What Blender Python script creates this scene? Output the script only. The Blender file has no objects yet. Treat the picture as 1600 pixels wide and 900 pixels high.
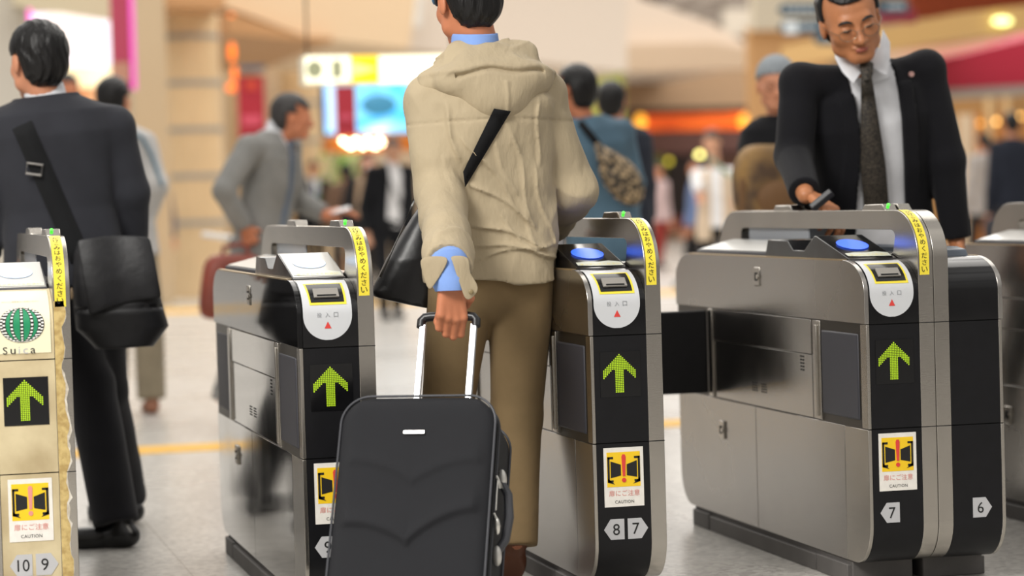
import bpy, math, random
import numpy as np
from mathutils import Vector, Matrix
PI = math.pi
C = bpy.context.scene.collection
S = bpy.context.scene

# ------------------------------------------------------------------ camera
F_PX = 4000.0
EYE = np.array([0.0, 0.0, 1.13])
_y = np.array([-990.0, -110.0, F_PX]); _y /= np.linalg.norm(_y)
_x = np.array([1.0, -0.037, 0.0]); _x[2] = -(_y[0] * _x[0] + _y[1] * _x[1]) / _y[2]; _x /= np.linalg.norm(_x)
_u = np.cross(_x, _y)
if _u[1] > 0: _u = -_u
RW = np.array([_x, _y, _u])                    # world = RW @ camera vector (x right, y down, z forward)
cam = bpy.data.cameras.new('camera'); cam.lens = F_PX * 36.0 / 1600.0; cam.sensor_width = 36.0
cam.clip_end = 400
cam.dof.use_dof = True; cam.dof.focus_distance = 7.05; cam.dof.aperture_fstop = 1.9; cam.dof.aperture_blades = 0
co = bpy.data.objects.new('camera', cam); C.objects.link(co)
m4 = Matrix.Identity(4)
for i in range(3):
    m4[i][0] = RW[i][0]; m4[i][1] = -RW[i][1]; m4[i][2] = -RW[i][2]; m4[i][3] = EYE[i]
co.matrix_world = m4
S.camera = co

# ------------------------------------------------------------------ light
S.view_settings.view_transform = 'Standard'; S.view_settings.look = 'None'
S.view_settings.gamma = 1.0; S.view_settings.use_curve_mapping = False
S.view_settings.exposure = 0.0
w = bpy.data.worlds.new('daylight'); S.world = w; w.use_nodes = True
nt = w.node_tree; bg = nt.nodes['Background']
tc = nt.nodes.new('ShaderNodeTexCoord'); sp = nt.nodes.new('ShaderNodeSeparateXYZ')
rp = nt.nodes.new('ShaderNodeValToRGB'); nt.links.new(tc.outputs['Generated'], sp.inputs[0])
nt.links.new(sp.outputs['Z'], rp.inputs[0]); nt.links.new(rp.outputs[0], bg.inputs[0])
rp.color_ramp.elements[0].position = 0.0; rp.color_ramp.elements[0].color = (.42, .39, .36, 1)
rp.color_ramp.elements[1].position = 0.6; rp.color_ramp.elements[1].color = (1.0, .97, .93, 1)
nz = nt.nodes.new('ShaderNodeTexNoise'); mp = nt.nodes.new('ShaderNodeMapping'); mp.inputs['Scale'].default_value = (3.2, 3.2, .9); nz.inputs['Scale'].default_value = 1.3; nz.inputs['Detail'].default_value = 3  # noise patches added to the surroundings for the steel gates to mirror
nt.links.new(tc.outputs['Generated'], mp.inputs[0]); nt.links.new(mp.outputs[0], nz.inputs['Vector'])
mr = nt.nodes.new('ShaderNodeMapRange'); nt.links.new(nz.outputs['Fac'], mr.inputs[0]); mr.inputs['From Min'].default_value = .35; mr.inputs['From Max'].default_value = .65; mr.inputs['To Min'].default_value = .35; mr.inputs['To Max'].default_value = 1.5
vm = nt.nodes.new('ShaderNodeVectorMath'); vm.operation = 'SCALE'; nt.links.new(rp.outputs[0], vm.inputs[0]); nt.links.new(mr.outputs[0], vm.inputs['Scale']); nt.links.new(vm.outputs[0], bg.inputs[0])
bg.inputs[1].default_value = .80
def area(name, loc, rot, sx, sy, power, col=(1, .96, .9)):  # unseen soft panels added over the hall in place of its skylight
    l = bpy.data.lights.new(name, 'AREA'); l.shape = 'RECTANGLE'; l.size = sx; l.size_y = sy; l.energy = power; l.color = col
    o = bpy.data.objects.new(name, l); C.objects.link(o); o.location = loc; o.rotation_euler = rot; return o
area('added_overhead_light', (-2.4, 3.2, 5.0), (math.radians(12), math.radians(-34), 0), 2.4, 3, 540, (1, .97, .92))  # added key panel for the jacket, upper left, no fitting built
area('added_overhead_light', (4.0, 14, 7.5), (0, 0, 0), 8, 8, 430)
area('added_overhead_light', (3.5, 24, 8.0), (0, 0, 0), 16, 10, 900)  # added to brighten the left column, no fitting built
area('added_overhead_light', (9.0, 36, 9.0), (0, 0, 0), 26, 14, 2000, (1, .95, .88))
area('added_overhead_light', (18, 58, 11.0), (0, 0, 0), 40, 22, 4600, (1, .95, .88))

# ------------------------------------------------------------------ helpers
def at(px, py, Y):
    """the place on the plane y = Y of the hall that the photograph shows at px, py"""
    d = RW @ np.array([px - 800.0, py - 450.0, F_PX]); return EYE + (Y - EYE[1]) / d[1] * d
def lin(c):
    return tuple(((v / 12.92) if v <= .04045 else ((v + .055) / 1.055) ** 2.4) for v in c[:3]) + (1.0,)
def hx(s): return lin(tuple(int(s[i:i + 2], 16) / 255 for i in (0, 2, 4)))
_M = {}
def mat(name, col, rough=.5, metal=0., emit=0., bump=0., bscale=30., bstretch=(1, 1, 1), var=0., vscale=6., spec=.5,
        vstretch=(1, 1, 1), sheen=0., coat=0., trans=0., rvar=0., alpha=1.0, col2=None, detail=4.):
    if name in _M: return _M[name]
    m = bpy.data.materials.new(name); m.use_nodes = True; t = m.node_tree; p = t.nodes['Principled BSDF']
    c = hx(col) if isinstance(col, str) else col
    p.inputs['Base Color'].default_value = c; p.inputs['Roughness'].default_value = rough
    p.inputs['Metallic'].default_value = metal; p.inputs['Specular IOR Level'].default_value = spec
    p.inputs['Coat Weight'].default_value = coat; p.inputs['Sheen Weight'].default_value = sheen
    p.inputs['Transmission Weight'].default_value = trans; p.inputs['Alpha'].default_value = alpha
    if emit: p.inputs['Emission Color'].default_value = c; p.inputs['Emission Strength'].default_value = emit
    def coord(st):
        a = t.nodes.new('ShaderNodeTexCoord'); b = t.nodes.new('ShaderNodeMapping'); b.inputs['Scale'].default_value = st
        t.links.new(a.outputs['Object'], b.inputs[0]); return b
    if var or rvar or col2:
        b = coord(vstretch); n = t.nodes.new('ShaderNodeTexNoise'); n.inputs['Scale'].default_value = vscale
        n.inputs['Detail'].default_value = detail; t.links.new(b.outputs[0], n.inputs['Vector'])
        if var or col2:
            r = t.nodes.new('ShaderNodeValToRGB'); t.links.new(n.outputs['Fac'], r.inputs[0]); t.links.new(r.outputs[0], p.inputs['Base Color'])
            r.color_ramp.elements[0].position = .36; r.color_ramp.elements[1].position = .64
            if col2: r.color_ramp.elements[0].color = hx(col2); r.color_ramp.elements[1].color = c
            else:
                r.color_ramp.elements[0].color = tuple(x * (1 - var) for x in c[:3]) + (1,)
                r.color_ramp.elements[1].color = tuple(min(1, x * (1 + var)) for x in c[:3]) + (1,)
        if rvar:
            q = t.nodes.new('ShaderNodeMapRange'); t.links.new(n.outputs['Fac'], q.inputs[0])
            q.inputs['From Min'].default_value = .3; q.inputs['From Max'].default_value = .7
            q.inputs['To Min'].default_value = max(.02, rough - rvar); q.inputs['To Max'].default_value = rough + rvar
            t.links.new(q.outputs[0], p.inputs['Roughness'])
    if bump:
        b = coord(bstretch); n = t.nodes.new('ShaderNodeTexNoise'); n.inputs['Scale'].default_value = bscale; n.inputs['Detail'].default_value = 3
        t.links.new(b.outputs[0], n.inputs['Vector']); u = t.nodes.new('ShaderNodeBump'); u.inputs['Strength'].default_value = bump
        u.inputs['Distance'].default_value = .01; t.links.new(n.outputs['Fac'], u.inputs['Height']); t.links.new(u.outputs[0], p.inputs['Normal'])
    _M[name] = m; return m

class MB:
    """collects shapes (world coordinates) for one mesh"""
    def __init__(s): s.v = []; s.f = []; s.mi = []; s.k = 0
    def add(s, vs, fs):
        o = len(s.v); s.v += [tuple(map(float, q)) for q in vs]; s.f += [tuple(o + i for i in f) for f in fs]; s.mi += [s.k] * len(fs); return s
    def box(s, x0, x1, y0, y1, z0, z1):
        return s.add([(x0, y0, z0), (x1, y0, z0), (x1, y1, z0), (x0, y1, z0), (x0, y0, z1), (x1, y0, z1), (x1, y1, z1), (x0, y1, z1)],
                     [(0, 3, 2, 1), (4, 5, 6, 7), (0, 1, 5, 4), (1, 2, 6, 5), (2, 3, 7, 6), (3, 0, 4, 7)])
    def prism(s, pts, a, b, axis='x'):
        """outline pts extruded between a and b; pts are (y,z) for x, (x,z) for y, (x,y) for z"""
        n = len(pts)
        def P(p, t): return {'x': (t, p[0], p[1]), 'y': (p[0], t, p[1]), 'z': (p[0], p[1], t)}[axis]
        return s.add([P(p, a) for p in pts] + [P(p, b) for p in pts],
                     [tuple(range(n))[::-1], tuple(range(n, 2 * n))] + [(i, (i + 1) % n, n + (i + 1) % n, n + i) for i in range(n)])
    def ring(s, outer, inner, a, b, axis='x'):
        """outline with a hole: both lists have the same length"""
        n = len(outer)
        def P(p, t): return {'x': (t, p[0], p[1]), 'y': (p[0], t, p[1]), 'z': (p[0], p[1], t)}[axis]
        vs = [P(p, a) for p in outer] + [P(p, b) for p in outer] + [P(p, a) for p in inner] + [P(p, b) for p in inner]
        fs = []
        for i in range(n):
            j = (i + 1) % n
            fs += [(i, j, n + j, n + i), (2 * n + j, 2 * n + i, 3 * n + i, 3 * n + j), (j, i, 2 * n + i, 2 * n + j), (n + i, n + j, 3 * n + j, 3 * n + i)]
        return s.add(vs, fs)
    def tube(s, path, r, n=10, cap=True, flat=1.0, up=None):
        path = [np.array(p, float) for p in path]; m = len(path); rs = r if hasattr(r, '__len__') else [r] * m
        rings = []; prev = None
        for i, p in enumerate(path):
            t = path[min(i + 1, m - 1)] - path[max(i - 1, 0)]; t /= (np.linalg.norm(t) + 1e-12)
            if prev is None:
                a = np.array(up, float) if up is not None else (np.array([0, 0, 1.]) if abs(t[2]) < .9 else np.array([1., 0, 0]))
            else: a = prev
            a = a - t * a.dot(t); a /= (np.linalg.norm(a) + 1e-12); prev = a; b = np.cross(t, a)
            rings.append([p + rs[i] * (math.cos(2 * PI * k / n) * a + flat * math.sin(2 * PI * k / n) * b) for k in range(n)])
        vs = [q for R_ in rings for q in R_]
        fs = [(i * n + k, i * n + (k + 1) % n, (i + 1) * n + (k + 1) % n, (i + 1) * n + k) for i in range(m - 1) for k in range(n)]
        if cap: fs += [tuple(range(n))[::-1], tuple((m - 1) * n + k for k in range(n))]
        return s.add(vs, fs)
    def cyl(s, a, b, r, n=16): return s.tube([a, b], r, n)
    def ell(s, c, r, n=14, m=10, R=None):
        vs = []; fs = []
        for i in range(m + 1):
            th = PI * i / m
            for k in range(n):
                q = np.array([r[0] * math.sin(th) * math.cos(2 * PI * k / n), r[1] * math.sin(th) * math.sin(2 * PI * k / n), r[2] * math.cos(th)])
                vs.append(np.array(c) + (R @ q if R is not None else q))
        for i in range(m):
            for k in range(n): fs.append((i * n + k, (i + 1) * n + k, (i + 1) * n + (k + 1) % n, i * n + (k + 1) % n))
        return s.add(vs, fs)
    def grid(s, fn, nu, nv):
        vs = [fn(i / nu, j / nv) for i in range(nu + 1) for j in range(nv + 1)]
        fs = [(i * (nv + 1) + j, (i + 1) * (nv + 1) + j, (i + 1) * (nv + 1) + j + 1, i * (nv + 1) + j + 1) for i in range(nu) for j in range(nv)]
        return s.add(vs, fs)
    def obj(s, name, m, parent=None, smooth=35, bevel=0., fix=True, seg=2):
        me = bpy.data.meshes.new(name)
        L = np.array(parent['_w'][:]) if (parent is not None and '_w' in parent) else np.zeros(3)
        me.from_pydata([(a - L[0], b - L[1], c - L[2]) for a, b, c in s.v], [], s.f)
        ms = m if isinstance(m, (list, tuple)) else [m]
        for q in ms: me.materials.append(q)
        if len(ms) > 1: me.polygons.foreach_set('material_index', s.mi)
        me.validate()
        if fix:
            import bmesh
            b = bmesh.new(); b.from_mesh(me); bmesh.ops.remove_doubles(b, verts=b.verts, dist=1e-6)
            bmesh.ops.recalc_face_normals(b, faces=b.faces); b.to_mesh(me); b.free()
        if smooth:
            me.shade_smooth()
            if smooth < 180: me.set_sharp_from_angle(angle=math.radians(smooth))
        o = bpy.data.objects.new(name, me); C.objects.link(o)
        if parent is not None: o.parent = parent; o['_w'] = list(map(float, L))
        else: o['_w'] = [0., 0., 0.]
        if bevel:
            bv = o.modifiers.new('bevel', 'BEVEL'); bv.width = bevel; bv.segments = seg; bv.limit_method = 'ANGLE'; bv.angle_limit = math.radians(40)
        return o
def thing(name, label, cat, loc, group=None):
    o = bpy.data.objects.new(name, None); C.objects.link(o); o.empty_display_size = .1
    o.location = tuple(map(float, loc)); o['_w'] = list(map(float, loc)); o['label'] = label; o['category'] = cat
    if group: o['group'] = group
    return o
def tag(o, label, cat, group=None, kind=None):
    o['label'] = label; o['category'] = cat
    if group: o['group'] = group
    if kind: o['kind'] = kind
    return o
def struct(o): o['kind'] = 'structure'; return o
def retop(o):
    """give a top-level mesh its origin at the middle of its base"""
    me = o.data; n = len(me.vertices); a = np.empty(n * 3); me.vertices.foreach_get('co', a); a = a.reshape(-1, 3)
    c = np.array([(a[:, 0].min() + a[:, 0].max()) / 2, (a[:, 1].min() + a[:, 1].max()) / 2, a[:, 2].min()])
    me.vertices.foreach_set('co', (a - c).ravel()); o.location = tuple(c); o['_w'] = list(map(float, c)); return o
_TX = {}
def text_geo(body, size, spacing=1.0):
    """letter shapes as (verts2d, faces), centred on 0,0; size = height of a capital letter"""
    key = (body, spacing)
    if key not in _TX:
        c = bpy.data.curves.new('lettering', 'FONT'); c.body = body; c.align_x = 'CENTER'; c.align_y = 'CENTER'; c.space_character = spacing
        c.resolution_u = 3; o = bpy.data.objects.new('lettering', c); C.objects.link(o)
        dg = bpy.context.evaluated_depsgraph_get(); me = bpy.data.meshes.new_from_object(o.evaluated_get(dg))
        vs = np.array([v.co[:2] for v in me.vertices]).reshape(-1, 2); fs = [tuple(p.vertices) for p in me.polygons]
        bpy.data.objects.remove(o); bpy.data.curves.remove(c); bpy.data.meshes.remove(me)
        if len(vs): vs = vs - (vs.min(0) + vs.max(0)) / 2; h = vs[:, 1].max() - vs[:, 1].min()
        else: h = 1
        _TX[key] = (vs, fs, h)
    vs, fs, h = _TX[key]
    return vs * (size / h), fs
def arc(cx, cy, rx, ry, a0, a1, n):
    return [(cx + rx * math.cos(math.radians(a0 + (a1 - a0) * i / n)), cy + ry * math.sin(math.radians(a0 + (a1 - a0) * i / n))) for i in range(n + 1)]

# ------------------------------------------------------------------ materials
STEEL = mat('brushed_steel', 'aaa6a1', .24, 1., bump=.03, bscale=60, bstretch=(1, .6, 18), var=.10, vscale=2.2, rvar=.07)
STEELV = mat('fine_brushed_steel', 'b2ada5', .24, 1., bump=.03, bscale=60, bstretch=(1, 1, 14), var=.06, vscale=4)
STEELP = mat('polished_steel', 'bdb9b3', .10, 1., var=.08, vscale=2.5, rvar=.05)
STEELD = mat('dark_steel', '4a4641', .38, .9)
STEELHI = mat('steel_tan_highlight', 'c2ab86', .33, .9)
GLOSSK = mat('gloss_black', '0b0b0d', .16, 0., rvar=.05, vscale=9)
SATK = mat('satin_black', '0f0f12', .40, 0., var=.12, vscale=30, spec=.3)
CHAR = mat('charcoal_plastic', '34343a', .5)
GAP = mat('dark_gap', '060606', .8)
PLINTH = mat('grey_plinth_rubber', '5a5755', .62, var=.12, vscale=8)
LABEL = mat('label_grey', 'c9cbce', .35)
WHITE = mat('sticker_white', 'e6e2da', .5, var=.05, vscale=40)
YEL = mat('sticker_yellow', 'f2c81c', .45)
YELT = mat('sticker_lemon', 'ecd83e', .45)
INK = mat('print_black', '121212', .6)
GREYP = mat('tag_grey', 'b9b9bb', .5)
REDP = mat('print_red', 'd8403a', .5)
PINKP = mat('print_pink', 'dd8f86', .5)
GLABEL = mat('print_grey', '8f9296', .5)
LED = mat('led_green', 'a6ca1c', .5, emit=.32)
LEDG = mat('led_small_green', '4dff40', .4, emit=2.2)
BLUEL = mat('reader_blue_light', '2f62f0', .3, emit=.9)
BLUEP = mat('reader_pale_light', 'b3cdf0', .3, emit=.35)
CREAM = mat('cream_laminate', 'd0c19c', .45, var=.08, vscale=7, rvar=.1, col2='b09e7a')
PEEL = mat('worn_yellow_film', 'cbb377', .6, vscale=60, col2='ab9058')
PEELW = mat('peeled_white_glue', 'd8d2c6', .7, vscale=70, col2='b7ad9c')
SUICA = mat('sign_cream', 'ebe4c4', .4)
SGREEN = mat('sign_green', '1d8a5c', .4)
CLEAR = mat('frosted_panel', 'b6bcc4', .25, trans=.35, alpha=.75)
# ------------------------------------------------------------------ the hall floor
def floor_mat():
    m = bpy.data.materials.new('polished_terrazzo'); m.use_nodes = True; t = m.node_tree; p = t.nodes['Principled BSDF']
    tc = t.nodes.new('ShaderNodeTexCoord'); v = t.nodes.new('ShaderNodeTexVoronoi'); v.inputs['Scale'].default_value = 55
    n = t.nodes.new('ShaderNodeTexNoise'); n.inputs['Scale'].default_value = .7; n.inputs['Detail'].default_value = 5
    t.links.new(tc.outputs['Object'], v.inputs['Vector']); t.links.new(tc.outputs['Object'], n.inputs['Vector'])
    r = t.nodes.new('ShaderNodeValToRGB'); t.links.new(v.outputs['Color'], r.inputs[0])
    e = r.color_ramp.elements; e[0].position = 0.1; e[0].color = hx('a9a6a1'); e[1].position = .8; e[1].color = hx('d3d0ca')
    mx = t.nodes.new('ShaderNodeMix'); mx.data_type = 'RGBA'; mx.blend_type = 'MULTIPLY'; mx.inputs['Factor'].default_value = .35
    r2 = t.nodes.new('ShaderNodeValToRGB'); t.links.new(n.outputs['Fac'], r2.inputs[0])
    r2.color_ramp.elements[0].position = .35; r2.color_ramp.elements[0].color = (.8, .78, .76, 1); r2.color_ramp.elements[1].position = .6; r2.color_ramp.elements[1].color = (1, 1, 1, 1)
    t.links.new(r.outputs[0], mx.inputs['A']); t.links.new(r2.outputs[0], mx.inputs['B'])
    bk = t.nodes.new('ShaderNodeTexBrick'); t.links.new(tc.outputs['Object'], bk.inputs['Vector']); bk.offset = 0
    bk.inputs['Scale'].default_value = 1.0; bk.inputs['Brick Width'].default_value = .9; bk.inputs['Row Height'].default_value = .9
    bk.inputs['Mortar Size'].default_value = .003; bk.inputs['Color1'].default_value = (1, 1, 1, 1); bk.inputs['Color2'].default_value = (.97, .97, .97, 1); bk.inputs['Mortar'].default_value = (.62, .6, .58, 1)
    m2 = t.nodes.new('ShaderNodeMix'); m2.data_type = 'RGBA'; m2.blend_type = 'MULTIPLY'; m2.inputs['Factor'].default_value = 1
    t.links.new(mx.outputs['Result'], m2.inputs['A']); t.links.new(bk.outputs['Color'], m2.inputs['B'])
    t.links.new(m2.outputs['Result'], p.inputs['Base Color'])
    q = t.nodes.new('ShaderNodeMapRange'); t.links.new(n.outputs['Fac'], q.inputs[0]); q.inputs['To Min'].default_value = .22; q.inputs['To Max'].default_value = .34
    t.links.new(q.outputs[0], p.inputs['Roughness']); return m
FLOORM = floor_mat()
struct(MB().box(-25, 60, -6, 130, -.3, 0).obj('floor', FLOORM, smooth=0))
YLINE = mat('tactile_yellow', 'e0ab2e', .5, var=.1, vscale=20)
struct(MB().box(-12, 26, 11.9, 12.27, 0, .004).obj('trim_1', YLINE, smooth=0))
struct(MB().box(-12, 40, 27.8, 29.0, 0, .004).obj('trim_2', YLINE, smooth=0))

# ------------------------------------------------------------------ ticket gates
GY = 6.734; GL = 1.75
def side_outline(bot=.065, top=.93, rt=(.16, .09), zt=None, n=8, ins=0.):
    """outline in (y,z), front at y=0, counter-clockwise from the lower front corner"""
    i = ins; zt = zt or top - rt[1]
    return (arc(.115, bot + .12, .115 - i, .12 - i, 180, 270, n) + arc(GL - .115, bot + .12, .115 - i, .12 - i, 270, 360, n)
            + arc(GL - rt[0], top - rt[1], rt[0] - i, rt[1] - i, 0, 90, n) + arc(rt[0], top - rt[1], rt[0] - i, rt[1] - i, 90, 180, n))
def clip(poly, lo=None, hi=None, ax=1):
    """cut a convex outline to lo..hi along axis ax"""
    def cut(P, keep, val):
        out = []
        for i in range(len(P)):
            a, b = P[i], P[(i + 1) % len(P)]
            ka, kb = keep(a), keep(b)
            if ka: out.append(a)
            if ka != kb:
                t = (val - a[ax]) / (b[ax] - a[ax]); q = [a[0] + t * (b[0] - a[0]), a[1] + t * (b[1] - a[1])]; q[ax] = val; out.append(tuple(q))
        return out
    if lo is not None: poly = cut(poly, lambda p: p[ax] >= lo, lo)
    if hi is not None: poly = cut(poly, lambda p: p[ax] <= hi, hi)
    return poly
class Curve:
    """front edge of an outline, walked from below upwards, for things stuck on it"""
    def __init__(s, rt, top, z0):
        pts = [(0, z0), (0, top - rt[1])] + arc(rt[0], top - rt[1], rt[0], rt[1], 180, 90, 24)[1:] + [(rt[0] + .3, top)]
        s.p = np.array(pts); d = np.linalg.norm(np.diff(s.p, axis=0), axis=1); s.s = np.concatenate([[0], np.cumsum(d)])
    def __call__(s, t, off=0.):
        y = np.interp(t, s.s, s.p[:, 0]); z = np.interp(t, s.s, s.p[:, 1])
        y2 = np.interp(t + .002, s.s, s.p[:, 0]); z2 = np.interp(t + .002, s.s, s.p[:, 1])
        y1 = np.interp(t - .002, s.s, s.p[:, 0]) if t > .002 else y - (y2 - y); z1 = np.interp(t - .002, s.s, s.p[:, 1]) if t > .002 else z - (z2 - z)
        n = np.array([-(z2 - z1), y2 - y1]); n /= np.linalg.norm(n); return y + off * n[0], z + off * n[1]
BODY = Curve((.16, .09), .93, .76)             # t = z - .76 while vertical
ARCH = Curve((.165, .138), 1.068, .76)

def gate(x0, label, nums, front='black', side=STEEL, upper=None, mirror=False, blue=BLUEL, inlet=True, flap=None, detail=True, rear_only=False, lens=None):
    W = .205
    base = (x0 + .1, GY + GL / 2, 0)
    g = thing('ticket_gate', label, 'ticket gate', base, 'ticket gates in a row')
    fx = (lambda x: x0 + W - x) if mirror else (lambda x: x0 + x)
    upper = upper or side
    def pr(mb, pts, a, b): return mb.prism([(GY + p[0], p[1]) for p in pts], min(fx(a), fx(b)), max(fx(a), fx(b)))
    def bx(mb, a, b, y0, y1, z0, z1): return mb.box(min(fx(a), fx(b)), max(fx(a), fx(b)), GY + y0, GY + y1, z0, z1)
    O = side_outline(); FR = CREAM if front == 'cream' else SATK
    FT = CREAM if front == 'cream' else GLOSSK
    # plinth
    p = MB(); bx(p, .005, .19, .16, GL - .13, 0, .07); bx(p, -.008, .02, .17, .42, 0, .052); bx(p, -.008, .02, .43, GL - .32, 0, .05); bx(p, -.008, .02, GL - .31, GL - .14, 0, .055)
    p.obj('plinth', PLINTH, g, bevel=.003)
    # core (the black ends that follow the curve)
    pr(MB(), side_outline(ins=.005), .008, .160).obj('core', GAP, g)
    for nm, lo, hi, mm in (('lower_end_cover', None, .4535, FR), ('middle_end_cover', .4565, .7485, FR), ('upper_end_cover', .7515, None, FT)):
        pr(MB(), clip(clip(O, lo, hi), None, .9, 0), .0105, .1600).obj(nm, mm, g)
    # side shell and plates (outer face x<0)
    pr(MB(), side_outline(ins=.004), .001, .0095).obj('side_shell', STEELD, g)  # dark steel puts extra shade into the gaps between the plates
    for nm, lo, hi, y0, y1, mm, a in (('upper_side_panel', .752, None, None, None, upper, -.004), ('lower_side_panel', None, .4525, .183, .951, side, -.001),
            ('lower_side_panel', None, .4525, .954, None, side, -.001), ('front_corner_panel', None, .4525, None, .180, STEELV, -.001)):
        pr(MB(), clip(clip(O, lo, hi), y0, y1, 0), a, .0098).obj(nm, mm, g, bevel=.0012)
    # top side rail, tan colour standing in for the highlight along it
    q = MB(); bx(q, -.0042, .0098, .16, GL - .16, .9275, .9315); q.obj('top_rail', STEELHI, g)
    q = MB(); bx(q, 0, .0098, 0.0, .046, .4555, .7495); q.obj('front_post', STEELV, g, bevel=.0012)
    q = MB(); bx(q, .004, .0099, .046, .37, .4555, .7495); q.obj('flap_pocket', GAP, g)
    pk = MB(); bx(pk, -.003, .0085, .062, .352, .476, .722); pk = pk.obj('folded_flap', CHAR, g, bevel=.012, seg=3)
    q = MB(); bx(q, -.005, .0098, .356, .398, .4565, .7485); bx(q, -.010, .0, .375, .392, .466, .735); q.obj('flap_hinge', STEELV, g, bevel=.002)
    q = MB(); bx(q, -.0005, .0098, .402, .43, .4565, .7485); bx(q, -.0015, .0098, .433, 1.35, .4565, .643); bx(q, -.0035, .0098, .433, 1.35, .646, .7485)
    q.obj('middle_side_panel', side, g, bevel=.001)
    q = MB(); bx(q, .003, .0099, 1.37, 1.735, .4565, .7485); q.obj('flap_pocket', GAP, g)
    q = MB(); bx(q, -.008, .0098, 1.354, 1.398, .4565, .7485); q.obj('flap_hinge', STEELV, g, bevel=.003)
    if flap:      # the open-plan barrier leaf that stands out across the aisle
        q = MB(); bx(q, -flap, -.006, 1.405, 1.432, .466, .742); q.obj('barrier_flap', SATK, g, bevel=.006, seg=3)
    else:
        q = MB(); bx(q, -.002, .0085, 1.41, 1.70, .476, .722); q.obj('folded_flap', CHAR, g, bevel=.012, seg=3)
    # locks and vents
    if detail:
        for (yy, zz) in ((.897, .866), (1.284, .352)):
            q = MB(); bx(q, -.0075, .0, yy - .028, yy + .028, zz - .03, zz + .03); lk = q.obj('lock_plate', STEELV, g, bevel=.003)
            q = MB(); bx(q, -.0085, -.0070, yy - .012, yy + .014, zz - .013, zz + .013); q.obj('lock_recess', GAP, lk)
            q = MB(); q.cyl((fx(-.0075), GY + yy - .014, zz), (fx(-.011), GY + yy - .014, zz), .008, 12); q.obj('lock_button', STEELP, lk)
        for k in range(2):
            q = MB()
            for r_ in range(4):
                for c_ in range(3): bx(q, -.0022, -.0010, .84 + k * .085 + c_ * .019, .853 + k * .085 + c_ * .019, .502 + r_ * .008, .506 + r_ * .008)
            q.obj('vent_slots', GAP, g)
        q = MB()
        for r_ in range(5):
            for c_ in range(2): bx(q, -.0022, -.0010, .50 + c_ * .019, .513 + c_ * .019, .592 + r_ * .010, .597 + r_ * .010)
        q.obj('vent_slots', GAP, g)
    # reader console
    cp = [(.13, .90), (.148, .9315), (.41, .996), (.425, .9965), (.512, .952), (.612, .952), (.658, .980), (.835, .983), (.862, .935), (.862, .90)]
    if not mirror:
        con = pr(MB(), cp, .012, .158).obj('reader_console', GLOSSK if front != 'cream' else CHAR, g, bevel=.002)
        d = np.array([.41 - .148, .996 - .9315]); Lc = np.linalg.norm(d); d /= Lc; nn = np.array([-d[1], d[0]])
        def slope(t, off=0.): q = np.array([.148, .9315]) + d * t + nn * off; return q
        def sq(mb, a, b, t0, t1, off):
            p0, p1 = slope(t0, off), slope(t1, off); p2, p3 = slope(t1, off - .002), slope(t0, off - .002)
            return pr(mb, [tuple(p0), tuple(p1), tuple(p2), tuple(p3)], a, b)
        if lens == 'pale':
            sq(MB(), .016, .154, .012, Lc - .003, .0012).obj('reader_face', mat('pale_reader_face', 'b9b7b2', .2), con)
        q = MB(); N = 36; ring = []
        for k in range(N):
            a = 2 * PI * k / N; s_ = slope(.155 + .058 * math.sin(a), .0028); ring.append((fx(.082 + .046 * math.cos(a)), GY + s_[0], s_[1]))
        q.add(ring, [tuple(range(N))]); q.obj('touch_light', blue, con)
        q = MB()
        wsh = lambda a, t, off=.002: (fx(a), GY + slope(t, off)[0], slope(t, off)[1])
        ol = [(.02, .03), (.055, .022), (.15, .018), (.152, .055), (.14, .062), (.12, .072), (.09, .062), (.05, .066), (.022, .06)]
        q.add([wsh(a, t) for a, t in ol], [tuple(range(len(ol)))]); q.obj('card_notice', mat('notice_pale', 'cfd2c4', .35), con)
        vs, fs = text_geo('タッチしてください', .016); k_ = .115 / (vs[:, 0].max() - vs[:, 0].min())
        q = MB(); q.add([wsh(.085 + a * k_, .034 + b * .95, .0032) for a, b in vs], fs); q.obj('notice_lettering', YELT, con)
        # exit notch and rear tray
        q = MB(); pr(q, [(.515, .953), (.61, .953), (.65, .977), (.49, .977)], .128, .157); q.obj('notch_lens', mat('pale_lens', 'c6ccd6', .3), con)
        tr = MB(); sec = [(.014, .930), (.156, .930), (.156, .972), (.016, .9405)]
        tr.add([(fx(a), GY + (.865 if e == 0 else 1.56 + (b - .93) * .8), b) for e in (0, 1) for a, b in sec], [(0, 1, 2, 3), (7, 6, 5, 4), (0, 4, 5, 1), (1, 5, 6, 2), (2, 6, 7, 3), (3, 7, 4, 0)]); tr = tr.obj('rear_tray', CHAR, g, bevel=.002)
        q = MB(); q.add([(fx(a), GY + y_, .9425 + (a - .018) * .228 + dz) for dz in (0, .0016) for (a, y_) in ((.022, .872), (.150, .872), (.150, 1.575), (.022, 1.55))], [(0, 3, 2, 1), (4, 5, 6, 7), (0, 1, 5, 4), (1, 2, 6, 5), (2, 3, 7, 6), (3, 0, 4, 7)]); q.obj('tray_plate', mat('tray_plate_pale', 'd4d3cf', .22, .2), tr)
    else:
        q = MB(); pr(q, [(.18, .92), (.20, .948), (.26, .956), (1.5, .956), (1.55, .92)], .014, .150); q.obj('top_cover', mat('cover_blue_reflection', '5d6672', .3), g, bevel=.004)  # bluish reflection on gloss black put into the cover colour
    # arch plate with its long opening
    A = side_outline(top=1.068, rt=(.165, .138), n=10)
    Rr = lambda pts: [(GY + a, b) for a, b in pts]
    n = 10
    # window outline matched corner to corner with the outer one
    wn = arc(.20, .955, .022, .012, 180, 270, n) + arc(1.50, .955, .022, .012, 270, 360, n) + arc(1.485, .999, .035, .013, 0, 90, n) + arc(.20, .992, .035, .02, 90, 180, n)
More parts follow.
